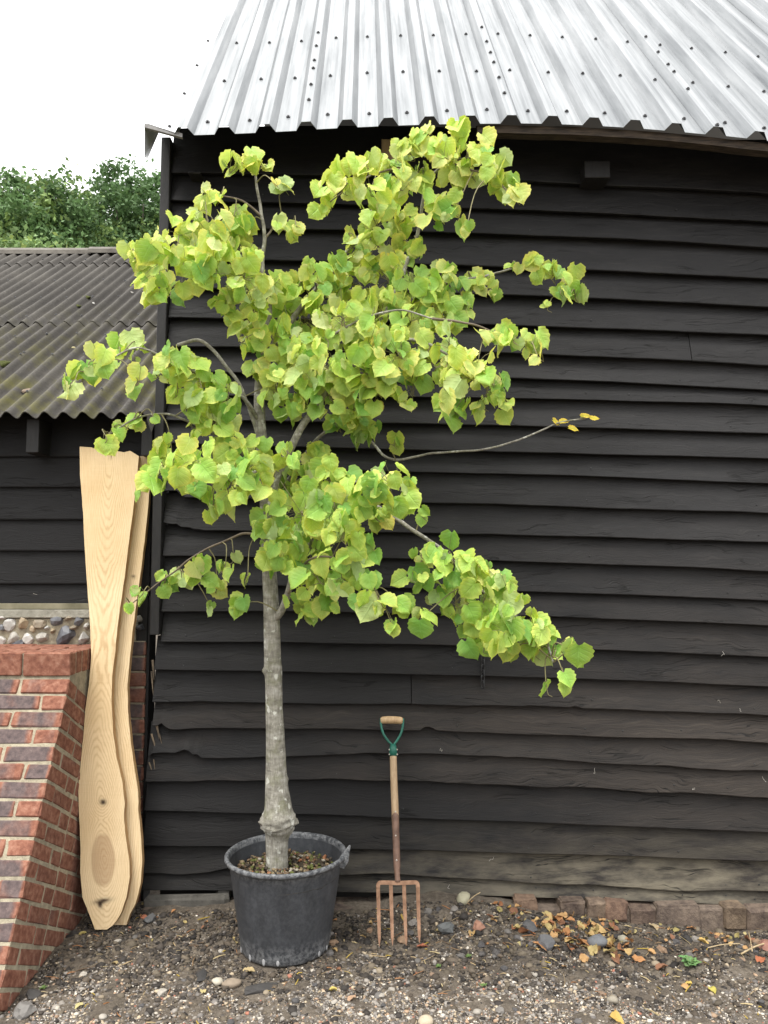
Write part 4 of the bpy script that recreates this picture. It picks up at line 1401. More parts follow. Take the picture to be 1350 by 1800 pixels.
# main limbs: (px, py, dy) with start / end width in px
LIMBS = [
    ([(464, 615, 0), (470, 575, 0.01), (474, 540, 0.0), (466, 500, -0.02), (460, 460, -0.03), (466, 420, -0.02), (460, 380, -0.03), (452, 330, -0.04), (448, 296, -0.05)], 16, 4),
    ([(462, 640, 0), (478, 622, 0.03), (495, 598, 0.06), (515, 560, 0.08), (545, 520, 0.08), (575, 490, 0.06), (600, 455, 0.04), (625, 425, 0.03), (655, 385, 0.0), (690, 340, -0.03)], 17, 4),
    ([(470, 905, 0), (485, 845, -0.04), (505, 800, -0.07), (532, 748, -0.10), (565, 702, -0.12), (600, 662, -0.14), (640, 618, -0.15), (668, 570, -0.15), (690, 525, -0.14), (704, 495, -0.12), (718, 455, -0.10), (734, 412, -0.09), (742, 360, -0.10), (752, 318, -0.12), (790, 285, -0.16), (840, 275, -0.2)], 17, 4),
    ([(478, 1092, 0), (492, 1078, -0.03), (505, 1046, -0.06), (516, 1010, -0.09), (545, 960, -0.14), (590, 905, -0.18), (640, 882, -0.22), (690, 908, -0.26), (735, 938, -0.30), (772, 962, -0.32), (815, 1005, -0.36), (860, 1050, -0.40), (915, 1090, -0.44), (958, 1122, -0.46), (972, 1165, -0.47)], 15, 3),
    ([(459, 790, 0), (452, 765, -0.02), (436, 712, -0.05), (418, 672, -0.08), (395, 640, -0.10), (372, 612, -0.11), (346, 598, -0.12), (312, 607, -0.13)], 7, 6),
    ([(457, 745, 0), (430, 700, -0.10), (385, 672, -0.17), (335, 652, -0.22), (290, 630, -0.26), (245, 612, -0.30), (200, 628, -0.34), (150, 660, -0.37)], 8, 2.5),
    ([(462, 830, 0), (425, 795, -0.07), (380, 765, -0.12), (335, 742, -0.16), (290, 727, -0.19), (240, 735, -0.22), (190, 765, -0.24)], 8, 2.5),
    ([(472, 945, 0), (432, 938, 0.03), (400, 949, 0.06), (346, 975, 0.09), (310, 1002, 0.10), (265, 1035, 0.12), (230, 1062, 0.13)], 6, 2),
    ([(470, 905, 0), (510, 840, 0.08), (560, 770, 0.12), (610, 745, 0.14), (650, 775, 0.14), (690, 808, 0.14), (760, 797, 0.15), (850, 790, 0.16), (920, 770, 0.17), (958, 754, 0.18), (985, 742, 0.18), (1030, 736, 0.18)], 8, 2.5),
    ([(640, 618, -0.15), (690, 600, -0.22), (740, 600, -0.27), (790, 625, -0.31), (840, 660, -0.35), (885, 695, -0.38)], 9, 2.5),
    ([(668, 570, -0.15), (720, 530, -0.12), (780, 500, -0.08), (830, 490, -0.04), (880, 478, 0.0), (930, 470, 0.02), (985, 490, 0.03), (1005, 520, 0.03)], 8, 2),
    ([(474, 540, 0), (440, 510, -0.08), (400, 470, -0.15), (350, 440, -0.21), (290, 445, -0.26), (235, 455, -0.30)], 9, 2.5),
    ([(460, 380, -0.03), (430, 355, -0.06), (395, 345, -0.08), (362, 340, -0.1)], 5, 2),
    ([(466, 420, -0.02), (480, 400, 0.05), (495, 380, 0.08), (515, 395, 0.1)], 5, 2),
    ([(495, 598, 0.06), (530, 600, -0.05), (580, 590, -0.16), (640, 560, -0.26), (700, 545, -0.33), (760, 560, -0.38)], 8, 2.5),
    ([(505, 800, -0.07), (470, 820, -0.2), (430, 835, -0.28), (390, 850, -0.33), (350, 830, -0.36), (290, 825, -0.38)], 7, 2),
    ([(545, 960, -0.14), (555, 930, -0.25), (580, 880, -0.34), (620, 850, -0.40), (670, 840, -0.44), (715, 870, -0.46)], 7, 2),
    ([(505, 1046, -0.06), (530, 1000, -0.2), (555, 980, -0.3), (600, 985, -0.36), (645, 1030, -0.40)], 6, 2),
    ([(752, 318, -0.12), (720, 300, -0.18), (680, 300, -0.22), (630, 320, -0.25), (580, 355, -0.28)], 6, 2),
    ([(790, 285, -0.16), (830, 300, -0.22), (865, 310, -0.26), (900, 345, -0.28)], 5, 2),
    ([(760, 560, -0.38), (830, 570, -0.36), (880, 590, -0.35), (940, 610, -0.35)], 5, 2),
]
limb_pts = []
for pts_, w0, w1 in LIMBS:
    P = smooth_path([tp(*q) for q in pts_], 8 * len(pts_))
    n = len(P)
    P = [p + 0.004 * np.array((mnoise.noise(Vector(p) * 14), mnoise.noise(Vector(p) * 14 + Vector((5, 5, 5))), mnoise.noise(Vector(p) * 14 + Vector((9, 1, 3))))) * (0 if i == 0 else 1) for i, p in enumerate(P)]
    rr_ = [(w0 + (w1 - w0) * (i / (n - 1)) ** 0.7) * 0.5 * 3.45 / FPX for i in range(n)]
    V, F = tube(P, rr_, 8)
    link('branch', mesh('branch', V, F, M_BARK if w0 > 6.5 else M_TWIG, True), tree)
    limb_pts += [p for p in P[4:]]
limb_pts = np.array(limb_pts)

# leaf shapes
def leaf_mesh(name, seed, mat):
    rr = random.Random(seed)
    S = [0.0, 0.05, 0.12, 0.20, 0.29, 0.38, 0.48, 0.58, 0.68, 0.77, 0.85, 0.92, 1.0]
    W = [0.16, 0.335, 0.43, 0.49, 0.525, 0.535, 0.52, 0.475, 0.395, 0.285, 0.15, 0.05, 0.0]
    T = [-1, -0.72, -0.36, 0, 0.36, 0.72, 1]
    fold = rr.uniform(-0.05, 0.75)
    droop = rr.uniform(0.05, 1.0)
    curl = rr.uniform(-0.3, 0.9)
    skew = rr.uniform(-0.06, 0.06)
    wavy = rr.uniform(0.015, 0.06)
    V, U, W_ = [], [], []
    for i, (s, w) in enumerate(zip(S, W)):
        for j, t in enumerate(T):
            ww = w * (1 + (0.055 * (-1) ** i if abs(t) == 1 else 0) + rr.uniform(-0.03, 0.03) * abs(t))
            x = ww * t * (1 + skew * (1 if t > 0 else -1) * 2) + skew * s * 0.5
            y = s - 0.17 * abs(t) ** 1.6 * (1 - s) ** 2.2 + (0.012 if (abs(t) == 1 and i % 2) else 0)
            z = fold * abs(x) * 0.9 - droop * (s * s) * 0.32 - curl * x * x * 0.9 + wavy * math.sin(7 * s + 3 * t + seed) * abs(t) + 0.085 * mnoise.noise((x * 4.0, y * 4.0, seed * 1.7))
            V.append((x, y, z)); U.append(t); W_.append(s)
    F = [tuple(q) for q in grid_faces(len(S), len(T)).tolist()]
    F = [tuple(reversed(f)) for f in F]
    me = mesh(name, V, F, mat, True, col=np.ones((len(V), 3)), attrs={'lu': U, 'lv': W_})
    return me
NLV = 18
LEAFS = [leaf_mesh('leaf', 40 + k, M_LEAF) for k in range(NLV)]
LV = [np.array([v.co[:] for v in me.vertices]) for me in LEAFS]
LFc = np.array([list(p.vertices) for p in LEAFS[0].polygons])
LU = np.zeros(len(LEAFS[0].vertices), dtype=np.float32); LEAFS[0].attributes['lu'].data.foreach_get('value', LU)
LVv = np.zeros(len(LEAFS[0].vertices), dtype=np.float32); LEAFS[0].attributes['lv'].data.foreach_get('value', LVv)

CL = """410 300 22;448 285 20;468 292 12;362 340 18;388 350 18;500 335 20;482 322 10;520 395 12;510 412 14;488 400 14
235 455 24;275 440 36;320 420 40;365 400 38;410 385 34;432 402 22;278 490 42;330 480 42;380 475 42;430 490 48;480 505 42;400 538 34;450 545 40;525 500 28;552 482 28;262 470 26;300 515 20;415 440 26;350 455 34;500 540 28
575 362 24;602 335 34;640 302 30;650 340 32;690 290 36;722 272 32;760 250 30;800 252 30;832 270 30;860 300 36;888 328 30;906 352 18;700 330 36;742 312 30;800 308 32;660 392 30;702 380 36;750 372 34;800 372 34;822 398 14;622 440 28;660 430 28;708 430 22;740 442 18;590 462 26;612 410 14;780 275 24;830 310 24
620 500 46;680 490 50;740 510 50;788 500 34;830 498 34;862 512 20;560 522 40;540 570 46;600 570 50;660 560 54;720 560 54;778 560 38;812 545 22;870 588 24;902 600 20;930 600 26;946 628 14;640 620 48;700 622 44;760 640 44;818 660 38;858 690 32;890 705 24;800 722 24;850 716 16;722 690 34;662 690 40;780 690 28;840 640 24;790 610 28
905 465 14;940 465 20;970 490 28;1000 500 24;1012 525 14;962 542 9;985 515 16
130 680 18;150 662 22;176 640 24;210 622 24;238 615 22;244 672 18;280 660 18;302 640 30;332 650 34;370 670 34;400 700 30;312 692 18;355 690 20
188 772 16;224 752 20;246 742 12;270 736 9;205 760 12
340 740 34;380 750 34;302 800 34;280 832 28;340 810 38;400 790 38;360 842 32;246 862 12;375 886 26;412 860 38;320 840 22
500 620 40;480 598 40;430 598 32;448 650 20;482 690 36;522 660 44;570 640 40;520 712 38;580 700 40;622 720 40;642 758 34;560 790 18;592 752 22;690 782 16;430 560 30;545 620 36;640 660 36
440 840 42;480 860 44;530 840 44;580 850 44;480 922 44;530 902 50;590 900 44;640 870 40;690 852 34;722 880 28;742 908 12;500 970 38;550 960 44;600 950 38;650 962 30;560 1020 38;600 1012 32;540 1070 28;650 1046 28;670 1062 14;512 1052 12;575 1060 22;470 985 18;620 1040 16;660 910 26;450 800 26;500 800 26
226 1070 11;250 1045 18;290 1025 20;320 1020 24;350 1010 24;395 1000 20;380 1040 20;425 1062 20;435 1016 9;372 1072 11;410 985 10
740 976 18;790 985 34;830 990 28;858 1002 10;722 1015 20;760 1030 28;702 1076 18;690 1100 13;740 1090 18;800 1060 38;850 1060 38;890 1050 28;840 1110 36;890 1110 38;930 1100 28;960 1120 24;1000 1142 18;1015 1156 12;850 1142 12;942 1152 18;996 1200 11;962 1216 8;870 1030 24;975 1150 12;905 1140 20"""
clusters = []
for ln in CL.split('\n'):
    for q in ln.split(';'):
        a, b, c = map(float, q.split())
        clusters.append((a, b, c))
lr = random.Random(21)
leaves = []            # (matrix 3x3 scale rot, base pos, colour, size, variant)
TW_V, TW_F = [], []
def add_tube(pts, rad, seg):
    v, f = tube(pts, rad, seg, cap=False)
    b = len(TW_V)
    TW_V.extend(v)
    TW_F.extend([tuple(q + b for q in ff) for ff in f])
GREENS = [((0.47, 0.63, 0.13), 4), ((0.55, 0.67, 0.155), 4), ((0.65, 0.71, 0.22), 3), ((0.36, 0.56, 0.115), 3), ((0.25, 0.46, 0.095), 1.2), ((0.72, 0.68, 0.15), 0.25)]
def pick_col(py, dark=False):
    up = min(1.0, max(0.0, (900 - py) / 600.0))      # top yellower by chlorosis and by light put into the colour, lower leaves greener
    w = [GREENS[0][1], GREENS[1][1] * (0.5 + up), GREENS[2][1] * (0.25 + 1.2 * up), GREENS[3][1] * (1.4 - up), GREENS[4][1] * (1.5 - 1.3 * up), GREENS[5][1] * (0.5 + 0.6 * up)]
    c = lr.choices([g[0] for g in GREENS], w)[0]
    f = lr.uniform(0.86, 1.14)
    return tuple(q * f for q in c)
for (cx, cy, r) in clusters:
    # depth: near the closest limb, pushed about inside the crown
    p_try = tp(cx, cy, 0.0)
    d2 = (limb_pts[:, 0] - p_try[0]) ** 2 + (limb_pts[:, 2] - p_try[2]) ** 2
    near = np.argsort(d2)[:6]
    base = limb_pts[near[lr.randrange(len(near))]]
    dy = float(base[1]) - TY + lr.uniform(-0.16, 0.06)
    dy = max(-0.62, min(0.26, dy))
    cpos = tp(cx, cy, dy)
    n = max(1, int(round(r * r / 104.0 + lr.uniform(0.2, 0.9))))
    # twig from limb to the cluster, arching then drooping
    midp = (base + cpos) / 2 + np.array((lr.uniform(-0.02, 0.02), lr.uniform(-0.02, 0.02), 0.025 + 0.02 * lr.random()))
    tipp = cpos + np.array((np.sign(cx - 480) * 0.02, lr.uniform(-0.02, 0.02), -0.02))
    tw = smooth_path([base, midp, cpos, tipp], 12)
    add_tube(tw, [0.0032 - 0.0020 * i / 11 for i in range(12)], 5)
    rm = r * 3.4 / FPX
    for k in range(n):
        # petiole start on the twig, leaf spread through the cluster volume
        ps = tw[lr.randrange(5, 12)]
        th = lr.uniform(0, 2 * math.pi)
        rr = rm * math.sqrt(lr.random()) * 0.95
        ctr = cpos + np.array((rr * math.cos(th), lr.uniform(-0.7, 0.6) * max(rm, 0.03), rr * math.sin(th)))
        size = lr.choice((0.052, 0.062, 0.070, 0.077, 0.084, 0.092, 0.046)) * (0.72 if r < 14 else 1.0) * lr.uniform(0.86, 1.1)
        t = Vector((0.75 * math.cos(th) * lr.random() + lr.uniform(-0.45, 0.45), lr.uniform(-0.55, 0.35), -lr.uniform(0.35, 1.0)))
        t.normalize()
        nrm = Vector((lr.uniform(-0.75, 0.75), -lr.uniform(0.1, 1.0) if lr.random() < 0.86 else lr.uniform(0.2, 0.7), lr.uniform(-0.05, 0.95)))
        nrm = nrm - t * nrm.dot(t)
        if nrm.length < 0.05: nrm = t.orthogonal()
        nrm.normalize()
        sx = t.cross(nrm); sx.normalize()
        basep = Vector(tuple(ctr)) - t * size * 0.42
        if basep.y > WALL_Y - 0.10: basep.y = WALL_Y - 0.10
        asp = lr.uniform(0.92, 1.12)
        M = Matrix(((sx.x * asp, t.x, nrm.x), (sx.y * asp, t.y, nrm.y), (sx.z * asp, t.z, nrm.z))) * size
        leaves.append((M, basep, pick_col(cy), size, lr.randrange(NLV)))
        pm = (Vector(tuple(ps)) + basep) / 2 + Vector((0, 0, 0.008))
        if (Vector(tuple(ps)) - basep).length < 0.14:
            add_tube([ps, pm, basep], [0.0013, 0.0010, 0.0009], 3)
        else:
            q0 = basep + Vector((lr.uniform(-0.02, 0.02), lr.uniform(0, 0.02), 0.045))
            add_tube([tw[-3], q0 + Vector((0, 0, 0.004)), basep], [0.0014, 0.0010, 0.0009], 3)
# the few yellow leaves at the end of the long bare twig
for (px, py) in ((972, 738), (985, 742), (1000, 752), (1022, 733), (1038, 734)):
    b = Vector(tuple(tp(px, py, 0.18)))
    t = Vector((lr.uniform(0.2, 1), lr.uniform(-0.3, 0.1), lr.uniform(-0.5, 0.2))).normalized()
    nrm = Vector((0.1, -0.8, 0.6)); nrm = (nrm - t * nrm.dot(t)).normalized()
    sx = t.cross(nrm)
    s = lr.uniform(0.04, 0.055)
    leaves.append((Matrix(((sx.x * .7, t.x, nrm.x), (sx.y * .7, t.y, nrm.y), (sx.z * .7, t.z, nrm.z))) * s, b, (0.78, 0.62, 0.08), s, lr.randrange(NLV)))
o = link('twigs', mesh('twigs', np.array([tuple(v) for v in TW_V]), TW_F, simple('green_twig', (0.13, 0.12, 0.05), (0.27, 0.24, 0.12), 20, 0.7, 0.1), True), tree)
o['kind'] = 'stuff'
# the 300 leaves that show largest (big and forward) are parts of their own, the rest one mass
order = sorted(range(len(leaves)), key=lambda k: -(leaves[k][3] * (4.6 - leaves[k][1].y)))
single = set(order[:300])
tin = WM(tree).inverted()
BV, BC, BF, BU, BW = [], [], [], [], []
nvl = len(LV[0])
for k, (M, b, c, s, v) in enumerate(leaves):
    if k in single:
        o = bpy.data.objects.new('leaf', LEAFS[v])
        COL.objects.link(o)
        o.parent = tree
        o.matrix_basis = tin @ (Matrix.Translation(b) @ M.to_4x4())
        o.color = tuple(c) + (1,)
    else:
        Mn = np.array(M)
        BF.append(LFc + nvl * len(BV))
        BV.append(LV[v] @ Mn.T + np.array(b))
        BC.append(np.repeat(np.array(c)[None], nvl, 0))
        BU.append(LU); BW.append(LVv)
o = link('foliage', mesh('foliage', np.concatenate(BV), np.concatenate(BF), M_LEAF, True, col=np.concatenate(BC), attrs={'lu': np.concatenate(BU), 'lv': np.concatenate(BW)}), tree)
o['kind'] = 'stuff'
print('leaves', len(leaves))

# ================================================================== GARDEN FORK
fy0, fy1 = 3.50, 3.865
def fpt(px, py):
    """point on the leaning plane of the fork"""
    a = math.atan2(0.33, 0.93)
    n0 = np.array((0, -math.cos(a), math.sin(a)))
    return at_plane(px, py, (0, 3.50, -0.02), n0)
FN = np.array((0, -math.cos(math.atan2(0.33, 0.93)), math.sin(math.atan2(0.33, 0.93))))
fork = thing('garden_fork', 'garden fork with wooden shaft and green handle leaning on the black boards', 'garden fork', tuple(fpt(700, 1655)))
px2m = 3.62 / FPX
# grip
V, F = tube(smooth_path([fpt(669, 1266.5), fpt(679, 1265.5), fpt(690, 1265.5), fpt(700, 1266), fpt(708, 1267)], 15), [0.0125, 0.0165] + [0.0178] * 3 + [0.0182] * 5 + [0.0178] * 3 + [0.0165, 0.0125], 12)
link('grip', mesh('grip', V, F, M_ASH, True), fork)
# green Y
bm = bmesh.new()
def addt(pts, rad, seg=8):
    V, F = tube(pts, rad, seg)
    vs = [bm.verts.new(v) for v in V]
    for f in F: bm.faces.new([vs[q] for q in f])
addt(smooth_path([fpt(669.5, 1263), fpt(670, 1275), fpt(674, 1290), fpt(682, 1302), fpt(689, 1310), fpt(691, 1318)], 22), [0.006] * 18 + [0.009, 0.010, 0.011, 0.011])
addt(smooth_path([fpt(708.5, 1263), fpt(708, 1277), fpt(704, 1291), fpt(697, 1303), fpt(692, 1310), fpt(691, 1318)], 22), [0.006] * 18 + [0.009, 0.010, 0.011, 0.011])
addt([fpt(691, 1308), fpt(691, 1316), fpt(691.3, 1329)], [0.013, 0.0185, 0.0195], 12)
link('handle_yoke', bm_mesh('handle_yoke', bm, M_GREEN, True), fork)
V, F = tube(smooth_path([fpt(691.2, 1326), fpt(692, 1360), fpt(693.5, 1400), fpt(695, 1440), fpt(696, 1470), fpt(697.5, 1510)], 20), [0.0172] * 12 + [0.0168, 0.0165, 0.0162, 0.016, 0.0155, 0.015, 0.0145, 0.014], 14)
link('shaft', mesh('shaft', V, F, M_ASHD, True), fork)
# socket strap riveted on the shaft: split tube with rounded upper end
V, F = tube(smooth_path([fpt(694.3, 1424) + FN * 0.004, fpt(695, 1440) + FN * 0.003, fpt(696, 1470) + FN * 0.002, fpt(697, 1500), fpt(698, 1530), fpt(699, 1550)], 24),
            [0.007, 0.012, 0.0145] + [0.0163] * 12 + [0.0165, 0.016, 0.0155, 0.0145, 0.0135, 0.0125, 0.0125, 0.013, 0.015], 12)
link('socket', mesh('socket', V, F, simple('brown_socket', (0.085, 0.048, 0.034), (0.20, 0.12, 0.085), 26, 0.6, 0.3, 0.002), True), fork)
bm = bmesh.new(); bmesh.ops.create_uvsphere(bm, u_segments=8, v_segments=6, radius=0.0042)
RIV = bm_mesh('rivet', bm, M_RIVET, True)
for px, py in ((695, 1427), (695.5, 1469), (697, 1512)):
    link('rivet', RIV, fork, loc=Vector(tuple(fpt(px, py) + FN * 0.0165)))
for px, py in ((684.5, 1318), (684.5, 1326.5), (697.8, 1318), (698, 1326.5)):
    link('rivet', RIV, fork, loc=Vector(tuple(fpt(px, py) + FN * 0.006)))
# head and tines
def sq_tube(pts, hw, hd):
    """square-section bar in the plane of the fork"""
    V, F = [], []
    P = [np.array(p) for p in pts]
    for i, p in enumerate(P):
        t = P[min(i + 1, len(P) - 1)] - P[max(i - 1, 0)]
        t /= np.linalg.norm(t)
        s = np.cross(t, FN); s /= np.linalg.norm(s)
        a = hw[i] if hasattr(hw, '__len__') else hw
        d = hd[i] if hasattr(hd, '__len__') else hd
        V += [p + s * a + FN * d, p - s * a + FN * d, p - s * a - FN * d, p + s * a - FN * d]
    for i in range(len(P) - 1):
        for k in range(4):
            a, b = i * 4 + k, i * 4 + (k + 1) % 4
            F.append((a, b, b + 4, a + 4))
    F += [(3, 2, 1, 0), tuple(range(len(V) - 4, len(V)))]
    return V, F
V, F = sq_tube(smooth_path([fpt(664.5, 1560), fpt(665.5, 1553.5), fpt(670, 1551.5), fpt(685, 1551.5), fpt(699, 1552), fpt(715, 1551.5), fpt(729, 1551), fpt(733.5, 1553), fpt(734.5, 1560)], 40), 0.0085, 0.0075)
link('head', mesh('head', V, F, M_RUST), fork)
for (xa, ya, xb, yb) in ((664.5, 1556, 667, 1664), (687, 1553, 690, 1662), (710, 1553, 714, 1662), (734.5, 1556, 737.5, 1658)):
    P = [fpt(xa + (xb - xa) * t, ya + (yb - ya) * t) - FN * (0.02 * math.sin(math.pi * t)) for t in np.linspace(0, 1, 9)]
    V, F = sq_tube(P, [0.0085, 0.0082, 0.0082, 0.008, 0.0078, 0.0075, 0.007, 0.006, 0.001], [0.007] * 6 + [0.006, 0.005, 0.001])
    link('tine', mesh('tine', V, F, M_RUST), fork)

# ================================================================== CHAIN on the wall
ch = thing('chain', 'short black chain hanging on the boards below the lower right branch', 'chain', tuple(at_y(848, 1140, WALL_Y - 0.01)))
torus = None
def link_mesh():
    V = []
    P = []
    for k in range(14):
        a = 2 * math.pi * k / 14
        P.append(Vector((0.0075 * math.cos(a), 0, 0.0085 * math.sin(a) + (0.006 if math.sin(a) > 0 else -0.006))))
    F = []
    for i, p in enumerate(P):
        t = (P[(i + 1) % 14] - P[i - 1]).normalized()
        u = Vector((0, 1, 0)); w = t.cross(u)
        for k in range(5):
            a = 2 * math.pi * k / 5
            V.append(p + (u * math.cos(a) + w * math.sin(a)) * 0.0026)
    for i in range(14):
        for k in range(5):
            F.append((i * 5 + k, i * 5 + (k + 1) % 5, ((i + 1) % 14) * 5 + (k + 1) % 5, ((i + 1) % 14) * 5 + k))
    return mesh('chain_link', V, F, M_CHAIN, True)
LM = link_mesh()
for v in LM.vertices: v.co *= 1.3
ctop = at_y(849, 1110, WALL_Y - 0.014)
for k in range(11):
    M = Matrix.Translation(Vector((ctop[0] - 0.0006 * k, WALL_Y - 0.028, ctop[2] - 0.026 * k))) @ Matrix.Rotation(0.6 if k % 2 else -0.9, 4, 'Z')
    link('chain_link', LM, ch, mw=M)
V, F = tube([(ctop[0], WALL_Y + 0.01, ctop[2] + 0.012), (ctop[0], WALL_Y - 0.04, ctop[2] + 0.014)], 0.003, 6)
link('nail', mesh('nail', V, F, M_CHAIN), ch)

# ================================================================== GROUND COVER
def px_of(P):
    d = P - CAMV
    yc = -d[:, 1] * sP + d[:, 2] * cP
    dp = d[:, 1] * cP + d[:, 2] * sP
    return 675 + FPX * d[:, 0] / dp, 900 - FPX * yc / dp
def free(x, y):
    """keep clear of pot, buttress, walls"""
    ok = ((x - POT[0]) ** 2 + (y - POT[1]) ** 2 > 0.19 ** 2)
    ybt = 3.55 - math.tan(RA) * 1.145
    ok &= ~((x < BSX + 0.01) & (y > ybt - 0.02))
    ok &= ~((y > 3.80) & (x > BX0))
    ok &= y < 3.97
    return ok
N = 105000
x = rng.uniform(-1.75, 1.95, N); y = rng.uniform(2.62, 3.97, N)
# pale gravel is thick towards the yard, thin and dark under the wall
dens = np.clip((3.55 - y) / 0.45, 0.16, 1.0)
dens = np.where(x > -0.1, np.maximum(dens, 0.35), dens)
patch = np.array([mnoise.fractal((a * 2.2, b * 2.8, 4.4), 1.0, 2.0, 3) for a, b in zip(x, y)])
dens *= np.clip(0.62 + 0.9 * patch, 0.08, 1.0)
dens *= np.where((x > 0.95) & (y > 3.0), 0.5, 1.0)
keep = (rng.random(N) < dens) & free(x, y)
x, y, patch = x[keep], y[keep], patch[keep]
n = len(x)
S = np.exp(rng.normal(math.log(0.0036), 0.45, n)).clip(0.0018, 0.014)
P = np.stack([x, y, gz(x, y) + S * 0.02], 1)
C = colours(n, (9, 12, 22, 18, 9, 3, 9, 1.5, 20, 6))
C = (C * 0.74 + np.array((0.125, 0.105, 0.08)) * 0.26) * 1.42
V, F, Cc = scatter(P, S, C)
gv = link('gravel', mesh('gravel', V, F, M_STONE, col=Cc))
tag(gv, 'fine mixed grey and tan gravel scattered over the bare soil', 'gravel', kind='stuff')
# dark crumbs of soil and debris under the wall
N = 26000
x = rng.uniform(-1.6, 1.95, N); y = rng.uniform(2.9, 3.95, N)
dens = np.clip((y - 3.0) / 0.4, 0.15, 1)
keep = (rng.random(N) < dens) & free(x, y)
x, y = x[keep], y[keep]; n = len(x)
S = np.exp(rng.normal(math.log(0.006), 0.5, n)).clip(0.002, 0.022)
P = np.stack([x, y, gz(x, y) + S * 0.1], 1)
C = np.array([(0.03, 0.026, 0.023), (0.05, 0.042, 0.035), (0.075, 0.06, 0.045), (0.10, 0.082, 0.06)])[rng.choice(4, n)] * rng.uniform(0.7, 1.7, (n, 1))
V, F, Cc = scatter(P, S, C, (0.4, 0.8))
o = link('soil_crumbs', mesh('soil_crumbs', V, F, M_STONE, col=Cc))
tag(o, 'dark crumbs of soil and rubble along the foot of the walls', 'soil', kind='stuff')
# bits of straw, chips and wood
V, F, Cc = [], [], []
for k in range(900):
    xx, yy = rnd.uniform(-1.6, 1.95), rnd.uniform(2.75, 3.93)
    if rnd.random() > 0.25 + 0.75 * min(1, max(0, (yy - 3.1) / 0.5)): continue
    if not free(np.array([xx]), np.array([yy]))[0]: continue
    l = rnd.uniform(0.010, 0.05) if rnd.random() < 0.92 else rnd.uniform(0.05, 0.13)
    a = rnd.uniform(0, math.pi); w = rnd.uniform(0.0008, 0.0028)
    z = float(gz(xx, yy)) + 0.006
    dx, dy = math.cos(a) * l / 2, math.sin(a) * l / 2
    dz = rnd.uniform(-0.15, 0.15) * l
    v, f = tube([(xx - dx, yy - dy, z - dz), (xx + rnd.uniform(-.1, .1) * l, yy + rnd.uniform(-.1, .1) * l, z + 0.003), (xx + dx, yy + dy, z + dz)], [w, w, w * 0.6], 4)
    F += [tuple(q + len(V) for q in ff) for ff in f]
    V += v
    c = rnd.choice(((0.40, 0.30, 0.17), (0.24, 0.16, 0.09), (0.12, 0.08, 0.05), (0.50, 0.40, 0.22), (0.33, 0.16, 0.07), (0.42, 0.30, 0.06)))
    Cc += [c] * len(v)
o = link('straw_litter', mesh('straw_litter', np.array([tuple(q) for q in V]), F, M_LITTER, col=np.array(Cc)))
tag(o, 'small scraps of straw, stalk and wood littering the soil', 'litter', kind='stuff')

# fallen leaves: the larger ones singly
def dead_leaf(seed):
    rr = random.Random(seed)
    me = leaf_mesh('fallen_leaf', seed, M_LITTER)
    for v in me.vertices:
        v.co.z += 0.30 * v.co.x * v.co.x * rr.choice((1, 1.6)) + 0.10 * mnoise.noise(v.co * 3 + Vector((seed, 0, 0)))
        v.co.x *= 0.72
    return me
DL = [dead_leaf(500 + k) for k in range(8)]
ORG = [(0.42, 0.21, 0.09), (0.48, 0.29, 0.13), (0.33, 0.15, 0.075), (0.52, 0.36, 0.16), (0.24, 0.12, 0.07), (0.46, 0.36, 0.16)]
CNAMES = {(0.42, 0.21, 0.09): 'orange-brown', (0.48, 0.29, 0.13): 'light orange', (0.33, 0.15, 0.075): 'rusty brown', (0.52, 0.36, 0.16): 'pale tan', (0.24, 0.12, 0.07): 'dark brown', (0.46, 0.36, 0.16): 'straw-coloured', (0.5, 0.42, 0.2): 'pale yellow', (0.3, 0.25, 0.1): 'olive-brown'}
def lay_leaf(x, y, s, col, label, group, tilt=0.5, zoff=0.008):
    if '{c}' in label:
        label = label.replace('{c}', CNAMES[tuple(col)])
        group = group + ', ' + CNAMES[tuple(col)]
    z = float(gz(x, y)) + zoff
    M = Matrix.Translation((x, y, z)) @ Matrix.Rotation(rnd.uniform(0, 6.28), 4, 'Z') @ Matrix.Rotation(rnd.uniform(-tilt, tilt), 4, 'X') @ Matrix.Rotation(rnd.uniform(-tilt, tilt), 4, 'Y') @ Matrix.Scale(s, 4)
    o = link('fallen_leaf', DL[rnd.randrange(8)], None, mw=M)
    o.color = tuple(col) + (1,)
    tag(o, label, 'leaf', group)
    return o
for k in range(125):          # the drift of orange leaves against the brick plinth
    px = rnd.gauss(1000, 66); py = 1632 + (px - 960) * 0.24 + rnd.gauss(4, 30)
    py = min(1720, max(1604, py))
    p = at_z(px, py, -0.05)
    if not free(np.array([p[0]]), np.array([p[1]]))[0]: continue
    lay_leaf(p[0], p[1], rnd.uniform(0.026, 0.066), rnd.choice(ORG), 'curled {c} dead leaf in the drift beside the brick plinth', 'dead leaves drifted against the brick plinth', 0.6, 0.004 + 0.014 * rnd.random())
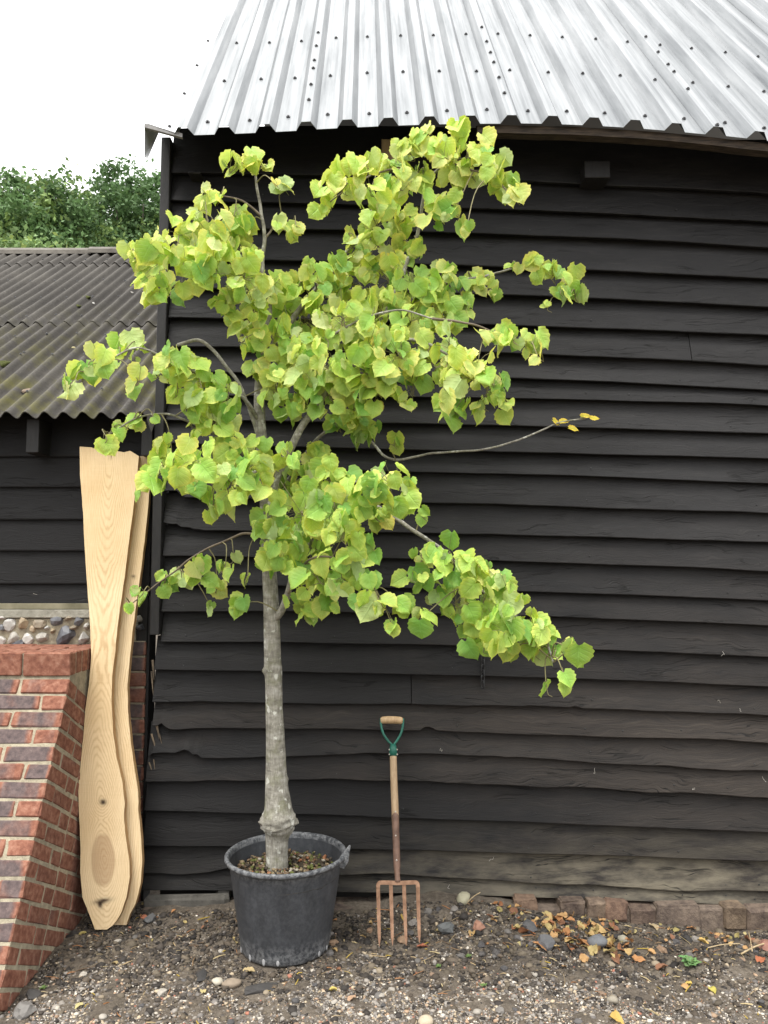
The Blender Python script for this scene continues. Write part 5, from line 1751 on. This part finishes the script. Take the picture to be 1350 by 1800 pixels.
spots = [(888, 1595, 0.05, (0.50, 0.32, 0.09)), (1130, 1598, 0.05, (0.42, 0.33, 0.20)), (1228, 1640, 0.05, (0.52, 0.36, 0.12)), (830, 1650, 0.04, (0.42, 0.28, 0.12)), (710, 1630, 0.04, (0.52, 0.36, 0.10)), (1335, 1690, 0.05, (0.40, 0.14, 0.07)), (625, 1755, 0.045, (0.44, 0.29, 0.19)), (590, 1745, 0.035, (0.50, 0.40, 0.12)), (1250, 1745, 0.04, (0.46, 0.40, 0.10)), (1215, 1735, 0.03, (0.52, 0.38, 0.10)), (870, 1610, 0.05, (0.40, 0.19, 0.08)), (1075, 1795, 0.05, (0.50, 0.34, 0.10)), (145, 1770, 0.035, (0.48, 0.42, 0.2)), (357, 1745, 0.03, (0.5, 0.42, 0.2)), (430, 1710, 0.05, (0.44, 0.34, 0.18)), (150, 1645, 0.035, (0.42, 0.34, 0.12)), (205, 1700, 0.03, (0.36, 0.28, 0.14)), (735, 1665, 0.05, (0.40, 0.15, 0.09)), (1320, 1640, 0.05, (0.36, 0.17, 0.10))]
LSPOT = ['golden leaf lying flat under the boards right of the fork', 'beige leaf lying on top of a plinth brick', 'large yellow-orange leaf on the soil below the plinth bricks', 'tan leaf between the fork and the leaf drift', 'golden leaf caught behind the fork tines', 'red-brown leaf by the straw stems', 'pinkish brown leaf lying on the gravel in front of the pot', 'small pale yellow leaf on the gravel in front of the pot', 'lemon yellow leaf on the bare soil near the weed', 'narrow golden leaf just below the weed', 'rusty leaf under the boards above the drift', 'golden leaf on the gravel farthest out from the leaf drift', 'pale leaf on the gravel near the buttress foot', 'pale forked leaf on the soil left of the pot', 'long beige leaf touching the oval brown pebble', 'yellowish leaf at the feet of the sawn slabs', 'small olive-tan leaf on dark soil before the sawn slabs', 'reddish leaf right of the fork tines', 'brownish red leaf against the plinth near the straw stems']
for (px, py, s, c), lab in zip(spots, LSPOT):
    p = at_z(px, py, -0.02)
    if p[1] > 3.79: p[1] = 3.78
    lay_leaf(p[0], p[1], s, c, lab, 'dry leaves lying singly on the soil', 0.25)
for k in range(150):
    px, py = (rnd.uniform(230, 1345) if k % 2 else rnd.uniform(820, 1330)), 1592 + abs(rnd.gauss(0, 45))
    p = at_z(px, py, -0.02)
    if not free(np.array([p[0]]), np.array([p[1]]))[0]: continue
    lay_leaf(p[0], p[1], rnd.uniform(0.014, 0.036), rnd.choice(ORG + [(0.5, 0.42, 0.2), (0.3, 0.25, 0.1)]), 'small shrivelled {c} leaf scrap on the dark soil by the wall', 'small leaf scraps along the foot of the wall', 0.6)

# larger stones and rubble
ROCKS = [rock_mesh('stone', 700 + k, M_STONE, 2, 0.16, True) for k in range(5)]
RUB = [rock_mesh('rubble', 720 + k, M_STONE, 2, 0.34, False) for k in range(4)]
def lay_rock(px, py, s, col, label, me, group=None, flat=0.7, name='stone', cat='stone', asp=1.0, rot=None):
    p = at_z(px, py, -0.01)
    z = float(gz(p[0], p[1]))
    M = Matrix.Translation((p[0], p[1], z + s * flat * 0.45)) @ Matrix.Rotation(rnd.uniform(0, 6.28) if rot is None else rot, 4, 'Z') @ Matrix.Diagonal((s * asp, s * 0.85, s * flat, 1))
    o = link(name, me, None, mw=M)
    o.color = tuple(col) + (1,)
    tag(o, label, cat, group)
    return o
lay_rock(382, 1725, 0.025, (0.46, 0.42, 0.34), 'cream pebble touching the oval brown pebble in front of the pot', ROCKS[0])
lay_rock(407, 1725, 0.036, (0.25, 0.20, 0.15), 'smooth oval brown pebble in front of the pot', ROCKS[1], flat=0.55, asp=1.25, rot=0.35)
lay_rock(462, 1735, 0.050, (0.05, 0.047, 0.045), 'flat dark slate chunk half buried in front of the pot', RUB[0], flat=0.28, asp=1.5, rot=0.1)
lay_rock(748, 1790, 0.030, (0.45, 0.38, 0.28), 'rounded buff pebble alone on the gravel in front of the fork', ROCKS[2], flat=0.6)
lay_rock(1077, 1757, 0.022, (0.28, 0.25, 0.20), 'small olive-grey pebble on the gravel before the leaf drift', ROCKS[3])
lay_rock(395, 1590, 0.045, (0.10, 0.095, 0.085), 'upright dark flint at the foot of the boards behind the pot', RUB[1], flat=1.3)
lay_rock(815, 1608, 0.042, (0.33, 0.31, 0.22), 'big lichen-grey stone under the boards right of the fork', ROCKS[4])
lay_rock(960, 1662, 0.050, (0.115, 0.115, 0.12), 'dark grey broken stone among the orange leaves', RUB[2])
lay_rock(1050, 1655, 0.048, (0.15, 0.155, 0.165), 'blue-grey cobble at the right of the leaf drift', ROCKS[0])
lay_rock(930, 1635, 0.045, (0.10, 0.098, 0.10), 'dark angular stone above the leaf drift', RUB[3])
lay_rock(262, 1622, 0.030, (0.10, 0.10, 0.10), 'dark grey stone beside the feet of the sawn slabs', RUB[0])
lay_rock(252, 1620, 0.018, (0.36, 0.14, 0.08), 'orange brick chip beside the feet of the sawn slabs', RUB[1], cat='brick chip', name='brick_chip')
lay_rock(840, 1640, 0.035, (0.30, 0.16, 0.11), 'pinkish brick fragment lying between fork and leaf drift', RUB[2], cat='brick chip', name='brick_chip')
lay_rock(785, 1642, 0.040, (0.12, 0.125, 0.125), 'grey lump of rubble just right of the fork tines', RUB[1])
lay_rock(1350, 1650, 0.045, (0.24, 0.12, 0.09), 'red brick fragment by the straw stems at the wall', RUB[3], cat='brick chip', name='brick_chip')
lay_rock(1095, 1640, 0.03, (0.30, 0.28, 0.22), 'pale stone below the plinth bricks', ROCKS[1])
lay_rock(60, 1745, 0.040, (0.05, 0.047, 0.045), 'dark flake of rubble near the foot of the brick buttress', RUB[0], flat=0.35)
lay_rock(40, 1778, 0.050, (0.17, 0.16, 0.15), 'grey rock at the near foot of the brick buttress', RUB[2], flat=0.5)
lay_rock(355, 1712, 0.030, (0.045, 0.043, 0.042), 'black flint flake left of the cream pebble', RUB[3], flat=0.4, asp=1.4)
gp = random.Random(77)
for k in range(70):
    px, py = gp.uniform(20, 1340), gp.uniform(1640, 1800)
    p = at_z(px, py, -0.02)
    if not free(np.array([p[0]]), np.array([p[1]]))[0] or (px < 160 and py < 1700): continue
    ci = gp.choice((0, 1, 2, 3, 4, 6, 8))
    cn = {0: 'cream', 1: 'tan', 2: 'mid grey', 3: 'dark grey', 4: 'charcoal', 6: 'brown', 8: 'dull grey'}[ci]
    c = tuple((PAL[ci] * 0.75 + 0.02) * gp.uniform(0.75, 1.0))
    lay_rock(px, py, gp.uniform(0.011, 0.020), c, ('loose %s pebble lying on the gravel' if k % 3 else 'angular %s stone chip lying on the gravel') % cn, ROCKS[k % 5] if k % 3 else RUB[k % 4], ('loose %s pebbles on the gravel' if k % 3 else 'angular %s chips on the gravel') % cn, flat=0.6, name='pebble' if k % 3 else 'stone_chip')
for k in range(34):
    px, py = gp.uniform(560, 1340), gp.uniform(1600, 1680)
    p = at_z(px, py, -0.03)
    if not free(np.array([p[0]]), np.array([p[1]]))[0]: continue
    c = tuple(PAL[gp.choice((2, 3, 4, 8, 9, 6))] * gp.uniform(0.7, 1.0))
    lay_rock(px, py, gp.uniform(0.014, 0.028), c, 'dark lump of rubble on the soil under the boards', RUB[k % 4], 'rubble under the boards', name='rubble', cat='rubble')

# dry stems leaning at the right
for k, (ax, ay, bx, by, h, lab) in enumerate(((1302, 1668, 1350, 1632, 0.03, 'thick pale straw stem lying near the wall, longest of the stems'), (1315, 1610, 1322, 1665, 0.06, 'straw stem standing crossed over the long pale stem'), (1240, 1648, 1300, 1636, 0.02, 'thin pale straw stem lying beside the plinth bricks'), (820, 1605, 840, 1570, 0.06, 'thin dry stalk rising against the lowest board'))):
    a = at_z(ax, ay, 0.0); b = at_z(bx, by, 0.0 + h)
    a[1] = min(a[1], 3.78); b[1] = min(b[1], 3.78)
    a[2] = float(gz(a[0], a[1])) + 0.008; b[2] = float(gz(b[0], b[1])) + h
    V, F = tube(smooth_path([a, (a + b) / 2 + np.array((0, 0, 0.006)), b], 8), 0.0036 if k == 0 else 0.0024, 6)
    o = link('dry_stem', mesh('dry_stem', V, F, M_STRAW, True))
    tag(o, lab, 'stem')

# weed
wp = at_z(1213, 1704, -0.03)
wp[2] = float(gz(wp[0], wp[1]))
weed = thing('weed', 'small pale green weed rosette growing in the bare soil', 'weed', tuple(wp))
def weed_leaf(seed):
    me = leaf_mesh('leaf', seed, M_WEED)
    for v in me.vertices:
        v.co.x *= 0.62 * (1 + 0.35 * math.sin(v.co.y * 16))
    return me
WL = [weed_leaf(900 + k) for k in range(3)]
for k in range(11):
    a = k * 2.39996
    s = rnd.uniform(0.035, 0.062)
    M = Matrix.Translation(Vector(tuple(wp)) + Vector((0, 0, 0.012))) @ Matrix.Rotation(a, 4, 'Z') @ Matrix.Rotation(rnd.uniform(0.15, 0.5), 4, 'X') @ Matrix.Scale(s, 4)
    o = link('leaf', WL[k % 3], weed, mw=M)
    o.color = (0.17 * rnd.uniform(.8, 1.1), 0.28 * rnd.uniform(.85, 1.1), 0.10, 1)
for px, py, lab in ((823, 1685, 'tiny yellow-green seedling on the soil right of the fork'), (770, 1702, 'tiny bluish green seedling on the gravel near the fork'), (850, 1735, 'tiny green seedling standing in the gravel'), (75, 1738, 'tiny green shoot at the foot of the brick buttress')):
    q = at_z(px, py, -0.02); q[2] = float(gz(q[0], q[1]))
    sd2 = thing('seedling', lab, 'seedling', tuple(q))
    for k in range(5):
        M = Matrix.Translation(Vector(tuple(q)) + Vector((0, 0, 0.006))) @ Matrix.Rotation(k * 1.3, 4, 'Z') @ Matrix.Rotation(0.4, 4, 'X') @ Matrix.Scale(rnd.uniform(0.012, 0.02), 4)
        o = link('leaf', WL[k % 3], sd2, mw=M)
        o.color = (0.14, 0.22, 0.07, 1)

# ================================================================== TREES BEYOND THE SHED
def far_tree(name, label, bx, by, h, crown_c, crown_r, nclump, per, seed, tint, group):
    nclump = int(nclump * 1.5); per = int(per * 1.25)
    rr = np.random.default_rng(seed)
    root = thing(name, label, 'tree', (bx, by, -0.05), group)
    P = smooth_path([(bx, by, -0.1), (bx + 0.1, by, h * 0.2), (bx - 0.1, by + 0.1, h * 0.45), (crown_c[0], crown_c[1], h * 0.78)], 14)
    V, F = tube(P, [0.34 - 0.27 * i / 13 for i in range(14)], 10)
    # limbs
    for k in range(16):
        a = rr.uniform(0, 2 * np.pi); z0 = rr.uniform(0.28, 0.72) * h
        i = int(np.clip(z0 / (h * 0.78) * 13, 1, 12))
        e = np.array(crown_c) + np.array((math.cos(a) * crown_r[0], math.sin(a) * crown_r[1], 0)) * 0.75 + np.array((0, 0, rr.uniform(-0.5, 0.8) * crown_r[2]))
        m_ = (P[i] + e) / 2 + np.array((0, 0, -0.25))
        v, f = tube(smooth_path([P[i], m_, e], 9), [0.11 - 0.095 * j / 8 for j in range(9)], 6)
        F += [tuple(q + len(V) for q in ff) for ff in f]; V += v
    link('trunk', mesh('trunk', np.array([tuple(v) for v in V]), F, M_OAKBARK, True), root)
    # foliage clumps on the outside and through the crown
    d = rr.standard_normal((nclump, 3)); d /= np.linalg.norm(d, axis=1)[:, None]
    rad = 0.35 + 0.65 * rr.random(nclump) ** 0.6
    lob = np.array([1 + 0.42 * mnoise.noise(Vector(q) * 1.9 + Vector((seed, 0, 0))) + 0.2 * mnoise.noise(Vector(q) * 4.5 + Vector((0, seed, 0))) for q in d])
    cen = np.array(crown_c) + d * np.array(crown_r) * (rad * lob)[:, None]
    cs = rr.uniform(0.16, 0.40, nclump)
    idx = np.repeat(np.arange(nclump), per)
    n = len(idx)
    off = rr.standard_normal((n, 3)) * (cs[idx][:, None] * np.array((0.62, 0.62, 0.46)))
    C0 = cen[idx] + off
    s = rr.uniform(0.045, 0.085, n)
    nd = rr.standard_normal((n, 3)) + np.array((0, 0, 0.7)); nd /= np.linalg.norm(nd, axis=1)[:, None]
    t = np.cross(nd, rr.standard_normal((n, 3))); t /= np.linalg.norm(t, axis=1)[:, None]
    b = np.cross(nd, t)
    q = [C0 + t * s[:, None], C0 + b * (s * 0.55)[:, None] + nd * (s * 0.15)[:, None], C0 - t * s[:, None], C0 - b * (s * 0.55)[:, None] + nd * (s * 0.15)[:, None]]
    Vv = np.stack(q, 1).reshape(-1, 3)
    Ff = np.arange(n * 4).reshape(n, 4)
    base = np.array(tint)
    cv = rr.uniform(0.72, 1.3, nclump)
    yel = rr.uniform(0, 1, nclump)
    col = base[None] * (cv[idx] * rr.uniform(0.8, 1.25, n))[:, None]
    col = col * (1 + np.array((0.35, 0.15, -0.1))[None] * (yel[idx] > 0.75)[:, None])
    col = np.repeat(col[:, None, :], 4, 1).reshape(-1, 3)
    cr = link('crown', mesh('crown', Vv, Ff, M_OAK, False, col=col), root)
    cr['kind'] = 'stuff'
G = 'trees beyond the shed'
def crown_at(px, py, y): return at_y(px, py, y)
c = crown_at(75, 455, 19)
far_tree('oak_tree', 'dark green broadleaf tree rising behind the shed ridge, away from the barn', c[0], c[1], 12.0, (c[0], c[1], c[2] - 0.3), (2.05, 2.0, 2.0), 420, 75, 11, (0.135, 0.235, 0.09), G)
c = crown_at(250, 455, 21)
far_tree('oak_tree', 'dark green broadleaf tree rising behind the shed ridge, next to the barn corner', c[0], c[1], 13.0, (c[0], c[1], c[2] - 0.3), (2.3, 2.0, 2.35), 480, 75, 12, (0.125, 0.22, 0.086), G)
c = crown_at(50, 490, 15)
far_tree('bush_tree', 'lighter green bushy tree just above the shed ridge in front of the darker trees', c[0], c[1], 8.2, (c[0], c[1], c[2] - 0.3), (1.2, 1.1, 0.95), 150, 75, 13, (0.19, 0.29, 0.11), G)
c = crown_at(-90, 450, 23)
far_tree('oak_tree', 'broadleaf tree mostly out of view at the far end of the shed ridge', c[0], c[1], 13.0, (c[0], c[1], c[2] - 0.3), (2.2, 2.0, 2.3), 300, 70, 14, (0.125, 0.22, 0.086), G)
